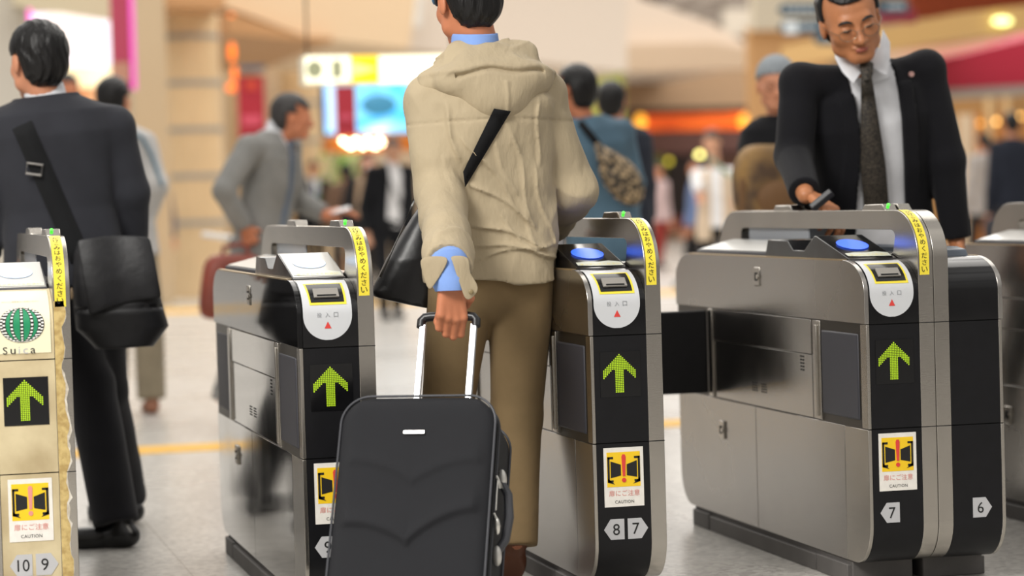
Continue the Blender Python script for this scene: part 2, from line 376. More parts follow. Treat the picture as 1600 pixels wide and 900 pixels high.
    ar = MB().ring(Rr(A), Rr(wn), min(fx(.1605), fx(W)), max(fx(.1605), fx(W))).obj('arch', STEELV, g, bevel=.0015)
    # seams across the arch front
    for z in (.455, .750): q = MB(); bx(q, .1606, W + .0006, -.0008, .004, z - .0012, z + .0012); q.obj('arch_seam', GAP, ar)
    q = MB(); bx(q, .172, .176, .90, 1.47, .945, 1.012); q.obj('side_window', CLEAR, g)
    # indicator pods on the arch
    for yy, mm in ((.34, None if mirror else LEDG), (1.12, None)):
        q = MB(); pr(q, [(yy - .10, 1.067), (yy - .075, 1.086), (yy + .06, 1.086), (yy + .085, 1.067)], .163, W - .002); pd = q.obj('indicator_pod', STEELV, g, bevel=.003)
        if mm:
            q = MB(); q.ell((fx(.18), GY + yy - .085, 1.084), (.005, .005, .004), 12, 8); q.obj('green_lamp', mm, pd)
    if rear_only: return g
    # warning strip over the arch
    if not mirror:
        q = MB(); t0, t1 = .125, .395
        q.grid(lambda u, v: (fx(.165 + .029 * v), GY + ARCH(t0 + (t1 - t0) * u, .0012)[0], ARCH(t0 + (t1 - t0) * u, .0012)[1]), 30, 1)
        stp = q.obj('warning_strip', YELT, ar)
        q = MB(); word = 'かけこみはおやめください'
        for k, chh in enumerate(word):
            vs, fs = text_geo(chh, .0155 if chh not in 'こ' else .012); tc_ = t1 - .040 - k * .0195
            q.add([(fx(.1795 + a), GY + ARCH(tc_ + b, .0022)[0], ARCH(tc_ + b, .0022)[1]) for a, b in vs], fs)
        q.obj('strip_lettering', INK, stp)
    # ---- front face furniture (drawn in x,z, on y = front)
    def fl(mb, pts, off): return mb.prism([(x0 + (a if not mirror else a), z) for a, z in pts], GY - off, GY - off + .0012, 'y')
    def letters(mb, body, cx, cz, size, off, sp=1., maxw=None):
        vs, fs = text_geo(body, size, sp); k = 1.
        if maxw: k = maxw / (vs[:, 0].max() - vs[:, 0].min())
        return mb.add([(x0 + cx + a * k, GY - off, cz + b) for a, b in vs], fs)
    rect = lambda a, b, c, d: [(a, c), (b, c), (b, d), (a, d)]
    ox = .045 if mirror else 0.
    if not mirror:
        dp = fl(MB(), rect(.026, .141, .581, .706), .0015).obj('arrow_display', GLOSSK, g, smooth=0)
        q = MB(); nx, nz = 19, 22; 
        for i in range(nx):
            for j in range(nz):
                u = (i - 9) / 9.0; v = j / (nz - 1.0)
                ins = (abs(u) <= .23 and v < .8) or (v <= 1.02 - .44 * abs(u) and v >= .66 - .40 * (abs(u) - .23))
                if ins:
                    cx = .0805 + u * .0445; cz = .595 + v * .102
                    q.add([(x0 + cx - .0018, GY - .0022, cz - .0018), (x0 + cx + .0018, GY - .0022, cz - .0018), (x0 + cx + .0018, GY - .0022, cz + .0018), (x0 + cx - .0018, GY - .0022, cz + .0018)], [(0, 1, 2, 3)])
        q.obj('green_arrow', LED, dp, smooth=0)
        # caution sticker
        st = fl(MB(), rect(.029, .142, .279, .442), .0014).obj('caution_sticker', WHITE, g, smooth=0)
        fl(MB(), rect(.0375, .1325, .334, .4295), .0020).obj('yellow_field', YEL, st, smooth=0)
        q = MB(); z0 = .381
        fl(q, [(.048, z0 + .024), (.077, z0 + .014), (.077, z0 - .016), (.048, z0 - .022)], .0027)
        fl(q, [(.123, z0 + .024), (.094, z0 + .014), (.094, z0 - .016), (.123, z0 - .022)], .0027)
        for sgn in (-1, 1):
            X = lambda a: .0855 + sgn * a
            fl(q, rect(*sorted((X(.0405), X(.0465))), z0 - .034, z0 + .036), .0027)
            fl(q, rect(*sorted((X(.030), X(.0465))), z0 + .030, z0 + .036), .0027)
            fl(q, rect(*sorted((X(.030), X(.0465))), z0 - .034, z0 - .028), .0027)
            fl(q, [(X(.0465), z0 - .034), (X(.0465), z0 - .022), (X(.026), z0 - .040)], .0027)
        q.obj('door_symbol', INK, st, smooth=0)
        q = MB(); ex = (PINKP if front == 'cream' else REDP)
        fl(q, [(.0795, z0 + .036), (.0825, z0 + .042), (.0885, z0 + .042), (.0915, z0 + .036), (.089, z0 - .018), (.082, z0 - .018)], .0033)
        fl(q, arc(.0855, z0 - .029, .0062, .0062, 0, 330, 11), .0033); q.obj('exclamation_mark', ex, st, smooth=0)
        q = MB(); letters(q, '扉にご注意', .0855, .3165, .0165, .0022, maxw=.088); q.obj('red_lettering', PINKP, st, smooth=0)
        q = MB(); letters(q, 'CAUTION', .0855, .2925, .0085, .0022, 1.1, maxw=.054); q.obj('black_lettering', INK, st, smooth=0)
    # number tags
    for (a, n_, dr) in nums:
        if dr < 0: pts = [(a, .217), (a + .019, .2455), (a + .058, .2455), (a + .058, .189), (a + .019, .189)]; cx = a + .035
        else: pts = [(a, .2455), (a + .039, .2455), (a + .058, .217), (a + .039, .189), (a, .189)]; cx = a + .023
        tg = fl(MB(), pts, .0015).obj('number_tag', GREYP, g, smooth=0)
        q = MB(); letters(q, n_, cx, .217, .031, .0022, maxw=(.031 if len(n_) > 1 else None)); q.obj('number', INK, tg, smooth=0)
    if inlet:
        # half-round label wrapped over the curved end, with the ticket slot
        def wp(a, t, off): y, z = BODY(t, off); return (x0 + a, GY + y, z)
        cxl = .0785; rr = .066; tb = .010; tcx = tb + rr; tt = .225
        rows = [tb + .0005 + (rr - .0005) * (1 - math.cos(PI / 2 * i / 12)) for i in range(13)] + [tcx + (tt - tcx) * i / 14 for i in range(1, 15)]
        def hw(t):
            if t < tcx: return math.sqrt(max(0, rr * rr - (tcx - t) ** 2))
            return rr
        q = MB(); q.add([wp(cxl + s_ * hw(t), t, .0016) for t in rows for s_ in (-1, 1)], [(2 * i, 2 * i + 1, 2 * i + 3, 2 * i + 2) for i in range(len(rows) - 1)])
        lb = q.obj('inlet_label', LABEL, g)
        def strip(mb, a0, a1, t0, t1, off, slant=0., nn_=8):
            return mb.add([wp((a0 + (slant * (1 - i / nn_)) if s_ == 0 else a1), t0 + (t1 - t0) * i / nn_, off) for i in range(nn_ + 1) for s_ in (0, 1)], [(2 * i, 2 * i + 1, 2 * i + 3, 2 * i + 2) for i in range(nn_)])
        ys0, ys1 = .104, .196
        yb = strip(MB(), .026, .132, ys0, ys1, .0024, .006).obj('slot_border', YELT, lb)
        sb = strip(MB(), .032, .126, ys0 + .007, ys1 - .007, .0031, .004).obj('slot_recess', GLOSSK, lb)
        q = MB()
        def bar(a0, a1, t0, t1, o0, o1):
            P8 = [wp(a, t, o) for o in (o0, o1) for t in (t0, t1) for a in (a0, a1)]
            q.add(P8, [(0, 1, 3, 2), (4, 6, 7, 5), (0, 4, 5, 1), (2, 3, 7, 6), (0, 2, 6, 4), (1, 5, 7, 3)])
        bar(.046, .114, ys0 + .020, ys0 + .052, .003, .009); q.obj('ticket_mouth', mat('mouth_grey', '8e8a84', .4), lb, bevel=.001)
        q = MB(); bar(.054, .106, ys0 + .022, ys0 + .027, .009, .0096); q.obj('mouth_gap', GAP, lb)
        q = MB(); 
        for k, chh in enumerate('投入口'):
            vs, fs = text_geo(chh, .0125); q.add([wp(.056 + k * .0225 + a, .077 + b, .0026) for a, b in vs], fs)
        q.obj('inlet_lettering', GLABEL, lb)
        q = MB(); q.add([wp(.0785 - .0095, .041, .0026), wp(.0785 + .0095, .041, .0026), wp(.0785, .0595, .0026)], [(0, 1, 2)]); q.obj('red_triangle', REDP, lb)
    return g
g10 = gate(.271, 'cream fronted ticket gate numbered 10 and 9 with a green ball sign', [(.027, '10', -1), (.094, '9', 1)], front='cream', inlet=False, blue=BLUEP, lens='pale')
g9 = gate(1.073, 'black fronted ticket gate half hidden behind the black suitcase', [(.025, '9', -1), (.093, '8', 1)], side=STEELP, upper=mat('steel_dark_reflection', '0d0d0e', .06, 0., rvar=.03, vscale=3, spec=.35), blue=BLUEP, lens='pale')  # upper side coloured black for the dark suit mirrored in the steel
g8 = gate(1.875, 'black fronted ticket gate numbered 8 and 7 beside the man in the beige jacket', [(.025, '8', -1), (.093, '7', 1)])
g7 = gate(2.680, 'long steel ticket gate numbered 7 with its barrier flap standing out', [(.030, '7', -1)], flap=.31)
g6 = gate(2.887, 'black fronted ticket gate numbered 6 standing back to back with gate 7', [(.104, '6', 1)], mirror=True, inlet=False)
g5 = gate(3.70, 'ticket gate cut off by the right edge of the photo', [(.027, '6', -1)], rear_only=False)
# the sign on the cream gate
def wpc(a, t, off): y, z = BODY(t, off); return (.271 + a, GY + y, z)
q = MB(); pl = [wpc(a, t, .002) for t in [-.003 + .228 * i / 20 for i in range(21)] for a in (.004, .152)]
q.add(pl, [(2 * i, 2 * i + 1, 2 * i + 3, 2 * i + 2) for i in range(20)]); sg = q.obj('front_sign', SUICA, g10)
q = MB(); cx, ct, rx, rz = .079, .083, .053, .046; N = 40
q.grid(lambda u, v: wpc(cx + v * rx * math.cos(2 * PI * u), ct + v * rz * math.sin(2 * PI * u), .0028), N, 8); q.obj('green_ball', SGREEN, sg)
q = MB(); q2 = MB()
for mi in range(-3, 4):
    nd = 18 if abs(mi) == 3 else 15
    for k in range(nd):
        v0 = -PI / 2 + PI * (k + .12) / nd; v1 = -PI / 2 + PI * (k + .88) / nd; f_ = math.sin(mi / 3 * PI / 2)
        if abs(mi) in (1, 2) or abs(mi) == 3 or mi == 0:
            for (tgt, wd, off, fr) in ((q2, .0045, .0034, (0, 1)), (q, .003, .0040, (.0, .55))):
                a_ = v0 if tgt is q else -PI / 2 + PI * k / nd; b_ = (v0 + (v1 - v0) * .62) if tgt is q else -PI / 2 + PI * (k + 1) / nd
                c0 = cx + f_ * rx * math.cos(a_); c1 = cx + f_ * rx * math.cos(b_)
                tgt.add([wpc(c0 - wd, ct + rz * math.sin(a_), off), wpc(c0 + wd, ct + rz * math.sin(a_), off), wpc(c1 + wd, ct + rz * math.sin(b_), off), wpc(c1 - wd, ct + rz * math.sin(b_), off)], [(0, 1, 2, 3)])
    
q2.obj('ball_rails', INK, sg); q.obj('ball_dashes', mat('sign_white', 'f4f2ea', .4), sg)
def sletter(txt, m, cxx, nm, size=.0175):
    vs, fs = text_geo(txt, size); q = MB(); q.add([wpc(cxx + a * 1.15, .016 + b, .0030) for a, b in vs], fs); q.obj(nm, m, sg)
for txt, cxx, m in (('S', .0405, INK), ('u', .0605, INK), ('i', .0765, GREYP), ('c', .0925, GREYP), ('a', .1115, INK)):
    vs, fs = text_geo(txt, .0185 if txt in 'Si' else .0135); q = MB(); q.add([wpc(cxx - .006 + a * 1.15, (.0165 if txt in 'Si' else .014) + b, .0030) for a, b in vs], fs); q.obj('sign_letter', m, sg)
q = MB(); vs, fs = text_geo('のりこし精算機をご利用ください', .006)
q.add([wpc(.079 + a, .153 + b, .0030) for a, b in vs], fs); q.obj('small_lettering', mat('print_soft', '9a8f80', .5), sg)
# worn film along the right edge of the cream gate
rnd = random.Random(3)
q = MB(); N = 60; zs = [.09 + (.90 - .09) * k / N for k in range(N + 1)]
ed = [.024 + .004 * math.sin(k * .9) + .004 * math.sin(k * .23) + rnd.uniform(-.002, .002) for k in range(N + 1)]
q.add([(.271 + .1615, GY - .0012, z) for z in zs] + [(.271 + .1605 + e, GY - .0012, z) for z, e in zip(zs, ed)], [(k, k + 1, N + 2 + k, N + 1 + k) for k in range(N)]); q.obj('worn_film', PEEL, g10)
q = MB(); e2 = [e + rnd.uniform(.001, .009) * (1 if .3 < z < .72 else .25) for z, e in zip(zs, ed)]
q.add([(.271 + .1605 + e - .004, GY - .0008, z) for z, e in zip(zs, ed)] + [(.271 + .1605 + e, GY - .0008, z) for z, e in zip(zs, e2)], [(k, k + 1, N + 2 + k, N + 1 + k) for k in range(N)]); q.obj('glue_edge', PEELW, g10)
# ------------------------------------------------------------------ the hall behind the gates
BEI = mat('beige_wall', 'c3a680', .6); BEIP = mat('pale_beige_wall', 'd9c2a4', .6); BEIS = mat('pinkish_beige_soffit', 'e8dacb', .6)
COLT = mat('column_stone', 'dcbf95', .4, var=.05, vscale=1.5); BANDM = mat('column_band_grey', 'a19c94', .4, 0.)
GREYW = mat('pale_grey_wall', 'c9c4bc', .6); TAUPE = mat('taupe_wall', 'b99877', .6); ORWALL = mat('orange_beige_wall', 'cfa06c', .6)
SHOPD = mat('shop_dark_red', '43261f', .6, var=.3, vscale=2); DARKB = mat('dark_brown', '2c201b', .6)
CRIM = mat('crimson_banner', 'a81c30', .5); AWN = mat('crimson_canopy', 'b8233f', .55); WARML = mat('warm_lamp', 'ffc26a', .4, emit=4.5); YLAMP = mat('yellow_lamp', 'fbf08c', .4, emit=6)
PINKL = mat('pink_lamp', 'ff9c86', .4, emit=3.0)
def slab(name, x0, x1, y0, y1, Y, th, m, parent=None, st=True, dz=None):
    """upright slab whose face fills the photo between x0..x1, y0..y1 at distance Y"""
    a = at(x0, (y0 + y1) / 2, Y); b = at(x1, (y0 + y1) / 2, Y); c = at((x0 + x1) / 2, y0, Y); d = at((x0 + x1) / 2, y1, Y)
    o = MB().box(a[0], b[0], Y, Y + th, max(0, d[2]) if dz is None else dz, c[2]).obj(name, m, parent, smooth=0)
    if st and parent is None: struct(o)
    return o
# far walls
slab('wall_back', -150, 900, -60, 640, 52, .3, BEIP, dz=0)
slab('wall_right', 975, 1900, -60, 640, 88, .3, TAUPE, dz=0)
# left: pale wall edge, lit shop front, pillar
slab('wall_left', -200, 50, -60, 500, 24, .3, mat('left_grey_wall', 'cfc8bb', .6), dz=0)
sw = slab('shop_window', 44, 185, 18, 245, 25.4, .2, mat('shop_window_frame', 'd8cfc4', .4), st=False); retop(sw); tag(sw, 'large brightly lit shop window behind the head of the man in the dark suit', 'shop window')
def glow(m_name, stops, strength):
    m = bpy.data.materials.new(m_name); m.use_nodes = True; t = m.node_tree; p = t.nodes['Principled BSDF']
    tc = t.nodes.new('ShaderNodeTexCoord'); n = t.nodes.new('ShaderNodeTexNoise'); n.inputs['Scale'].default_value = 1.1; n.inputs['Detail'].default_value = 2
    t.links.new(tc.outputs['Object'], n.inputs['Vector']); r = t.nodes.new('ShaderNodeValToRGB'); t.links.new(n.outputs['Fac'], r.inputs[0])
    e = r.color_ramp.elements; e[0].position = stops[0][0]; e[0].color = hx(stops[0][1]); e[1].position = stops[-1][0]; e[1].color = hx(stops[-1][1])
    for a, b in stops[1:-1]: q = e.new(a); q.color = hx(b)
    t.links.new(r.outputs[0], p.inputs['Base Color']); t.links.new(r.outputs[0], p.inputs['Emission Color']); p.inputs['Emission Strength'].default_value = strength; return m
wg = np.array(sw['_w'][:])
def face(name, x0, x1, y0, y1, Y, m, parent, th=.05):
    a = at(x0, (y0 + y1) / 2, Y); b = at(x1, (y0 + y1) / 2, Y); c = at((x0 + x1) / 2, y0, Y); d = at((x0 + x1) / 2, y1, Y)
    return MB().box(a[0], b[0], Y, Y + th, max(.02, d[2]), c[2]).obj(name, m, parent, smooth=0)
face('lit_pane', 50, 172, 20, 104, 25.3, glow('white_shop_glow', [(.35, 'f4e6e0'), (.5, 'f0ecff'), (.6, 'ffffff')], .75), sw)
face('warm_lit_pane', 50, 180, 104, 137, 25.3, glow('cream_shop_glow', [(.35, 'ffdf9e'), (.6, 'fff6d8')], .9), sw)
face('amber_lit_pane', 50, 180, 137, 240, 25.3, glow('amber_shop_glow', [(.35, 'b86a3a'), (.5, 'e8b080'), (.6, 'ffd84a')], .5), sw)
face('magenta_tube', 44, 50, 14, 60, 25.25, mat('magenta_glow', 'ff5fd0', .4, emit=.9), sw)
struct(MB().add([tuple(at(20, 8, 23.5)), tuple(at(185, 34, 23.5)), tuple(at(185, -40, 23.5)), tuple(at(20, -60, 23.5)), tuple(at(20, 8, 24)), tuple(at(185, 34, 24)), tuple(at(185, -40, 24)), tuple(at(20, -60, 24))],
     [(0, 1, 2, 3), (7, 6, 5, 4), (0, 4, 5, 1), (1, 5, 6, 2), (2, 6, 7, 3), (3, 7, 4, 0)]).obj('ceiling_beam', mat('cream_beam', 'd6c8a8', .6), smooth=0))
bn = slab('hanging_banner', 174, 210, -20, 140, 22.8, .04, mat('rose_banner', 'b8415c', .5), st=False); retop(bn); tag(bn, 'tall rose red banner with a magenta glowing edge, top left', 'banner')
face('magenta_edge', 204, 211, -20, 140, 22.78, mat('magenta_edge_glow', 'e85cc0', .4, emit=.55), bn, .03)
face('banner_foot', 174, 203, 97, 128, 22.77, mat('banner_picture', 'c08a72', .5), bn, .02)
slab('wall_pillar', 209, 264, -60, 480, 30, .5, mat('warm_grey_pillar', 'bfa98a', .5), dz=0)
def column(name, x0, x1, Y, bands, ztop=9):
    a = at(x0, 300, Y); b = at(x1, 300, Y); r = (b[0] - a[0]) / 2; cx = (a[0] + b[0]) / 2
    t = thing(name, '', '', (cx, Y + r, 0)); del t['label'], t['category']; struct(t)
    MB().tube([(cx, Y + r, 0), (cx, Y + r, ztop)], r, 40).obj('column_shaft', COLT, t)
    for yb in bands:
        z = at((x0 + x1) / 2, yb, Y)[2]
        MB().tube([(cx, Y + r, z - .035), (cx, Y + r, z + .035)], r + .012, 40).obj('column_band', BANDM, t)
column('pillar', 260, 356, 32, (12, 56, 129, 202, 275, 348))
column('pillar', 441, 520, 44, (60, 101, 160, 220, 280), 12)
slab('wall_panel', 356, 445, 52, 420, 46, .3, BEI, dz=0)
slab('wall_panel', 414, 440, 92, 420, 43.8, .3, BEIP, dz=0)
def soffit(name, pts, Y0, Y1, m):
    """a deep overhead body: outline traced at Y0, carried back to Y1"""
    A = [at(x, y, Y0) for x, y in pts]; B = [np.array([p[0], Y1, p[2]]) for p in A]; n = len(pts)
    return struct(MB().add(A + B, [tuple(range(n)), tuple(range(n, 2 * n))[::-1]] + [(i, n + i, n + (i + 1) % n, (i + 1) % n) for i in range(n)]).obj(name, m, smooth=0))
soffit('ceiling_beam', [(350, -80), (350, 10), (480, 58), (640, 76), (660, -80)], 36, 43, mat('warm_beam', 'e6cba8', .6))
soffit('ceiling_beam', [(356, 18), (356, 52), (520, 66), (520, 58), (470, 56)], 35.8, 44, mat('ochre_beam', 'c09264', .6))
soffit('ceiling_beam', [(215, -80), (215, 8), (352, 12), (352, -80)], 31, 40, mat('ochre_beam', 'c09264', .6))
# white fittings along the far upper gallery
for i, px in enumerate((553, 596, 640)):
    p = at(px, 18, 47); o = MB().tube([(p[0], 47, p[2] - .28), (p[0], 47, p[2] + .3)], [.20, .24], 20).obj('gallery_drum_lamp', mat('drum_white', 'e6e2da', .4, emit=.12)); retop(o)
    tag(o, 'white drum shaped fitting on the upper gallery, %s from the left' % ('first', 'second', 'third', 'fourth')[i], 'lamp', 'drum fittings on the upper gallery')
soffit('ceiling_beam', [(640, 8), (640, 76), (980, 112), (980, -80), (640, -80)], 47.5, 50, BEIS)
# banners, lantern sign, gantry sign, screen
rb = slab('hanging_banner', 372, 414, 118, 216, 30, .03, CRIM, st=False); retop(rb); tag(rb, 'crimson banner hanging between the two beige columns', 'banner')
face('banner_rail', 374, 414, 102, 110, 29.9, mat('banner_rail', '4a5a70', .4), rb)
face('banner_print', 378, 408, 180, 196, 29.97, mat('banner_print', 'cf5068', .5), rb, .03); face('banner_crest', 384, 402, 126, 140, 29.97, mat('banner_crest', 'd0462c', .5), rb, .03)
lt = thing('lantern_sign', 'orange glowing vertical lantern sign at the side of the front column', 'sign', at(361, 145, 30.5))
OR = mat('orange_glow', 'ff7a1a', .4, emit=1.1)
for (xx, ya, yb, r) in ((361, 66, 97, 5.5), (365, 102, 128, 4), (360, 130, 144, 8), (360, 22, 26, 5)):
    a, b = at(xx, ya, 30.5), at(xx + 3, yb, 30.5); MB().ell((a + b) / 2, (r * .0078, r * .0078, abs(a[2] - b[2]) / 2), 14, 8).obj('lantern', OR, lt)
gs = slab('direction_sign', 476, 712, 86, 130, 17, .22, mat('sign_case', 'e8e4d0', .4), st=False); retop(gs); tag(gs, 'white and yellow backlit direction sign above the blue screen', 'sign')
SW = mat('sign_white_glow', 'fffbe0', .4, emit=1.1); SY = mat('sign_yellow_glow', 'ffd61e', .4, emit=.75)
face('white_panel', 477, 548, 87, 129, 16.97, SW, gs, .02); face('yellow_panel', 548, 592, 87, 129, 16.97, SY, gs, .02); face('white_panel', 592, 711, 87, 129, 16.97, SW, gs, .02)
q = MB(); a = at(492, 108, 16.95); q.prism(arc(a[0], a[2], .055, .06, 0, 345, 20), 16.955, 16.965, 'y')
q.obj('round_pictogram', mat('sign_pale_green', 'b9bd98', .5), gs)
q = MB(); a, b = at(519, 122, 16.96), at(534, 94, 16.96); q.box(a[0], b[0], 16.955, 16.965, a[2], b[2]); q.obj('square_pictogram', mat('sign_pale_green', 'b9bd98', .5), gs)
q = MB(); a = at(570, 108, 16.96); q.prism([(a[0] - .09, a[2] + .05), (a[0] + .09, a[2]), (a[0] - .09, a[2] - .05)], 16.955, 16.965, 'y'); q.obj('arrow_pictogram', mat('sign_pale_yellow', 'fff08a', .5, emit=.8), gs)
for xx in (480, 706):
    a = at(xx, 86, 17.1); MB().cyl((a[0], 17.1, a[2]), (a[0], 17.1, a[2] + 2.2), .007).obj('hanger_rod', STEELD, gs)
sc = slab('video_screen', 506, 660, 128, 210, 24, .2, mat('screen_case', '20242c', .4), st=False); retop(sc); tag(sc, 'bright blue video screen hanging under the direction sign', 'screen')
face('lit_picture', 508, 658, 130, 208, 23.96, glow('blue_screen', [(.36, '3c8fd8'), (.47, '7fd0f2'), (.52, '38b4ee'), (.62, 'e6f8ff')], .95), sc, .03)
face('white_left_edge', 511, 526, 131, 206, 23.93, mat('screen_white_blue', 'bfdcff', .4, emit=.85), sc, .02)
q = MB(); a = at(592, 164, 23.9); q.ell(a, (.17, .02, .10), 14, 8); q.obj('picture_shape', mat('screen_teal', '3f86a8', .5, emit=.4), sc)
rb2 = slab('hanging_banner', 525, 556, 134, 212, 21.5, .03, mat('crimson_banner_lit', 'b02a3a', .5), st=False); retop(rb2); tag(rb2, 'red banner hanging in front of the blue screen', 'banner')
face('banner_print', 530, 551, 178, 188, 21.47, mat('banner_print', 'cf5068', .5), rb2, .03)
slab('trim_4', 514, 660, 212, 236, 31, .5, mat('orange_fascia', 'bf6a16', .5, emit=.12), st=True)
rnd = random.Random(5)
for i in range(11):
    p = at(536 + i * 6.3, 223 + (i % 3) * 4 - 3, 30.975); o = MB().ell(p, (.023, .023, .023), 12, 8).obj('spot_lamp', mat('white_spot', 'fff3d0', .4, emit=16)); retop(o)
    tag(o, 'small white spot lamp in the bright row under the blue screen', 'lamp', 'spot lamps under the blue screen')
pl = MB(); rnd = random.Random(9)
p = at(540, 285, 35.5)
for i in range(260):
    a = np.array([rnd.gauss(0, .17), rnd.gauss(0, .12), rnd.uniform(-.55, .45)]); c = p + a; d = np.array([rnd.uniform(-1, 1) for _ in range(3)]); d /= np.linalg.norm(d); e = np.cross(d, [0, 0, 1.]) * .5
    pl.add([c, c + (d + e) * .09, c + d * .17, c + (d - e) * .09], [(0, 1, 2, 3)])
pt = thing('potted_plant', 'bright green leafy plant beyond the man in the grey suit', 'plant', (p[0], p[1], 0)); pl.obj('foliage', mat('leaf_green', '8fbf4a', .5, emit=.0), pt, smooth=0, fix=False)
MB().tube([(p[0], p[1], 0), (p[0], p[1], .04), (p[0], p[1], .42)], [.17, .18, .24], 20).obj('planter', mat('planter_tan', 'b08a68', .6), pt)
MB().tube([(p[0], p[1], .4), (p[0] + .02, p[1], p[2])], .025, 8).obj('stem', mat('stem_green', '6a6a35', .6), pt)
# centre right: big sloping bulkhead, wall below, restaurant front
soffit('ceiling_bulkhead', [(760, -80), (760, 104), (975, 110), (1176, 104), (1182, 78), (1110, 35), (1000, -2), (960, -80)], 55, 66, BEIS)
soffit('ceiling_bulkhead', [(900, 92), (975, 112), (1178, 106), (1182, 78), (1110, 66), (960, 70)], 54.5, 55.5, mat('beige_lip', 'dbc4aa', .6))
slab('wall_recess', 974, 1186, 108, 420, 62, .3, TAUPE, dz=0)
gr = slab('green_mural', 872, 976, 104, 245, 54.3, .1, mat('green_mural', '8f9a3e', .6, col2='c8c86a', vscale=.7), st=False); retop(gr); tag(gr, 'tall green and yellow wall picture behind the two dark haired heads', 'picture')
# restaurant
rs = thing('restaurant', 'dark restaurant front under a glowing orange sign', 'restaurant', (at(1080, 300, 60)[0], 60, 0))
face('dark_front', 984, 1180, 203, 350, 60, SHOPD, rs, .4); face('lintel', 984, 1180, 168, 178, 59.9, DARKB, rs, .4); face('shutter_box', 984, 1180, 204, 240, 59.8, mat('mauve_lintel', '6d4a44', .6), rs, .4)
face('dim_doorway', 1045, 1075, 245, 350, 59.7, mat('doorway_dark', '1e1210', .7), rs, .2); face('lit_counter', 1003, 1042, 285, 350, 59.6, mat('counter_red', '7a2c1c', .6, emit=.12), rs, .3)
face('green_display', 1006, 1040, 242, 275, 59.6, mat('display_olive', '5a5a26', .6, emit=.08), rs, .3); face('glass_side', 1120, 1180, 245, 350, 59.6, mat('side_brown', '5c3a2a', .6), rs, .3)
face('floor_step', 984, 1180, 338, 362, 59.4, mat('red_step', '6e3020', .6), rs, .6)
os_ = slab('restaurant_sign', 990, 1174, 175, 206, 58, .3, mat('orange_sign_case', '5a2410', .5), st=False); retop(os_); tag(os_, 'long orange glowing restaurant sign with a round lamp at each end', 'sign')
face('lit_sign_face', 996, 1170, 178, 203, 57.95, glow('orange_sign_glow', [(.35, 'c84a12'), (.6, 'f06a20')], .55), os_, .04)
for xx in (1001, 1163):
    a = at(xx, 190, 57.8); MB().ell(a, (.13, .08, .17), 14, 8).obj('sign_lamp', mat('sign_amber', 'ffb43a', .4, emit=1.6), os_)
q = MB(); vs, fs = text_geo('札幌ラーメン', .22); a = at(1083, 190, 57.9); q.add([(a[0] + u * 1.15, 57.9, a[2] + v) for u, v in vs], fs); 
for i, (xx, yy, m_, lb, r) in enumerate(((1016, 270, YLAMP, 'yellow green round lamp by the dark suited man on the way out', .045), (1045, 252, mat('yellow_dim_lamp', 'd8c83a', .4, emit=1.4), 'dim yellow lamp inside the restaurant front', .045), (1093, 242, YLAMP, 'bright yellow lamp beside the head of the woman in cream', .045), (1040, 303, PINKL, 'pinkish lamp low inside the restaurant front', .04),
     (1500, 195, WARML, 'warm lamp right beside the arm of the leaning man', .03), (1557, 190, WARML, 'warm lamp left of the head of the man at the far right', .035), (1594, 182, WARML, 'warm lamp at the right edge of the photo', .035), (1532, 193, mat('amber_dim_lamp', 'ffae40', .4, emit=1.8), 'amber lamp in the middle of the right shop front', .035))):
    Yl = 57 if i < 4 else 44; o = MB().ell(at(xx, yy, Yl), (r * Yl / 57 * 1.5,) * 3, 12, 8).obj('shop_lamp', m_); retop(o); tag(o, lb, 'lamp')
# right: gallery, eave, canopy, shops
slab('wall_upper', 1176, 1300, 42, 420, 50, .3, ORWALL, dz=0)
slab('wall_upper', 1178, 1300, -60, 46, 49.6, .3, mat('cream_upper_wall', 'd5cab4', .6), st=True, dz=at(1230, 46, 49.6)[2])
for (xa, ya, xb, yb) in ((1030, 14, 1130, -12), (1066, 30, 1150, -12), (1100, 36, 1185, -6), (1125, 52, 1180, 12), (1045, -8, 1180, 8), (1160, -10, 1168, 70)):
    a, b = at(xa, ya, 70), at(xb, yb, 70); struct(MB().tube([a, b], .17, 8).obj('roof_truss', mat('truss_grey', '9b8f84', .5)))
slab('wall_roof_far', 1000, 1200, -80, 90, 76, .3, mat('dim_roof', '7d6f66', .7), dz=at(1100, 90, 76)[2])
slab('wall_end_panel', 1132, 1180, 14, 55, 69, .3, mat('pale_end_panel', 'd8cdbd', .6), dz=at(1150, 55, 69)[2])
DS = mat('direction_sign_blue', '2f4a5a', .5); DT = mat('direction_sign_text', 'c3ccd2', .5)
def dirsign(x0, x1, y0, y1, lbl, Y=26, pt=None):
    a = at(x0, (y0 + y1) / 2, Y); b = at(x1, (y0 + y1) / 2, Y); c = at((x0 + x1) / 2, y0, Y); d = at((x0 + x1) / 2, y1, Y); h = (c[2] - d[2]) / 2; zc = (c[2] + d[2]) / 2
    g_ = thing('direction_sign', lbl, 'sign', (a[0], Y, d[2]), 'blue finger signs')
    if pt == 'l': pts = [(b[0], zc - h), (b[0], zc + h), (a[0] + h, zc + h), (a[0], zc), (a[0] + h, zc - h)]
    else: pts = [(a[0], zc - h), (a[0], zc + h), (b[0] - h, zc + h), (b[0], zc), (b[0] - h, zc - h)]
    MB().prism(pts, Y, Y + .05, 'y').obj('sign_board', DS, g_, smooth=0)
    q = MB(); n_ = 5; wd = (b[0] - a[0] - 2.2 * h) / n_
    for k in range(n_): q.box(a[0] + 1.2 * h + k * wd, a[0] + 1.2 * h + (k + .7) * wd, Y - .006, Y - .001, zc - h * .35, zc + h * .35)
    q.obj('sign_bars', DT, g_, smooth=0); return g_
dirsign(1216, 1286, 5, 24, 'topmost blue finger sign left of the leaning man', 26, 'l')
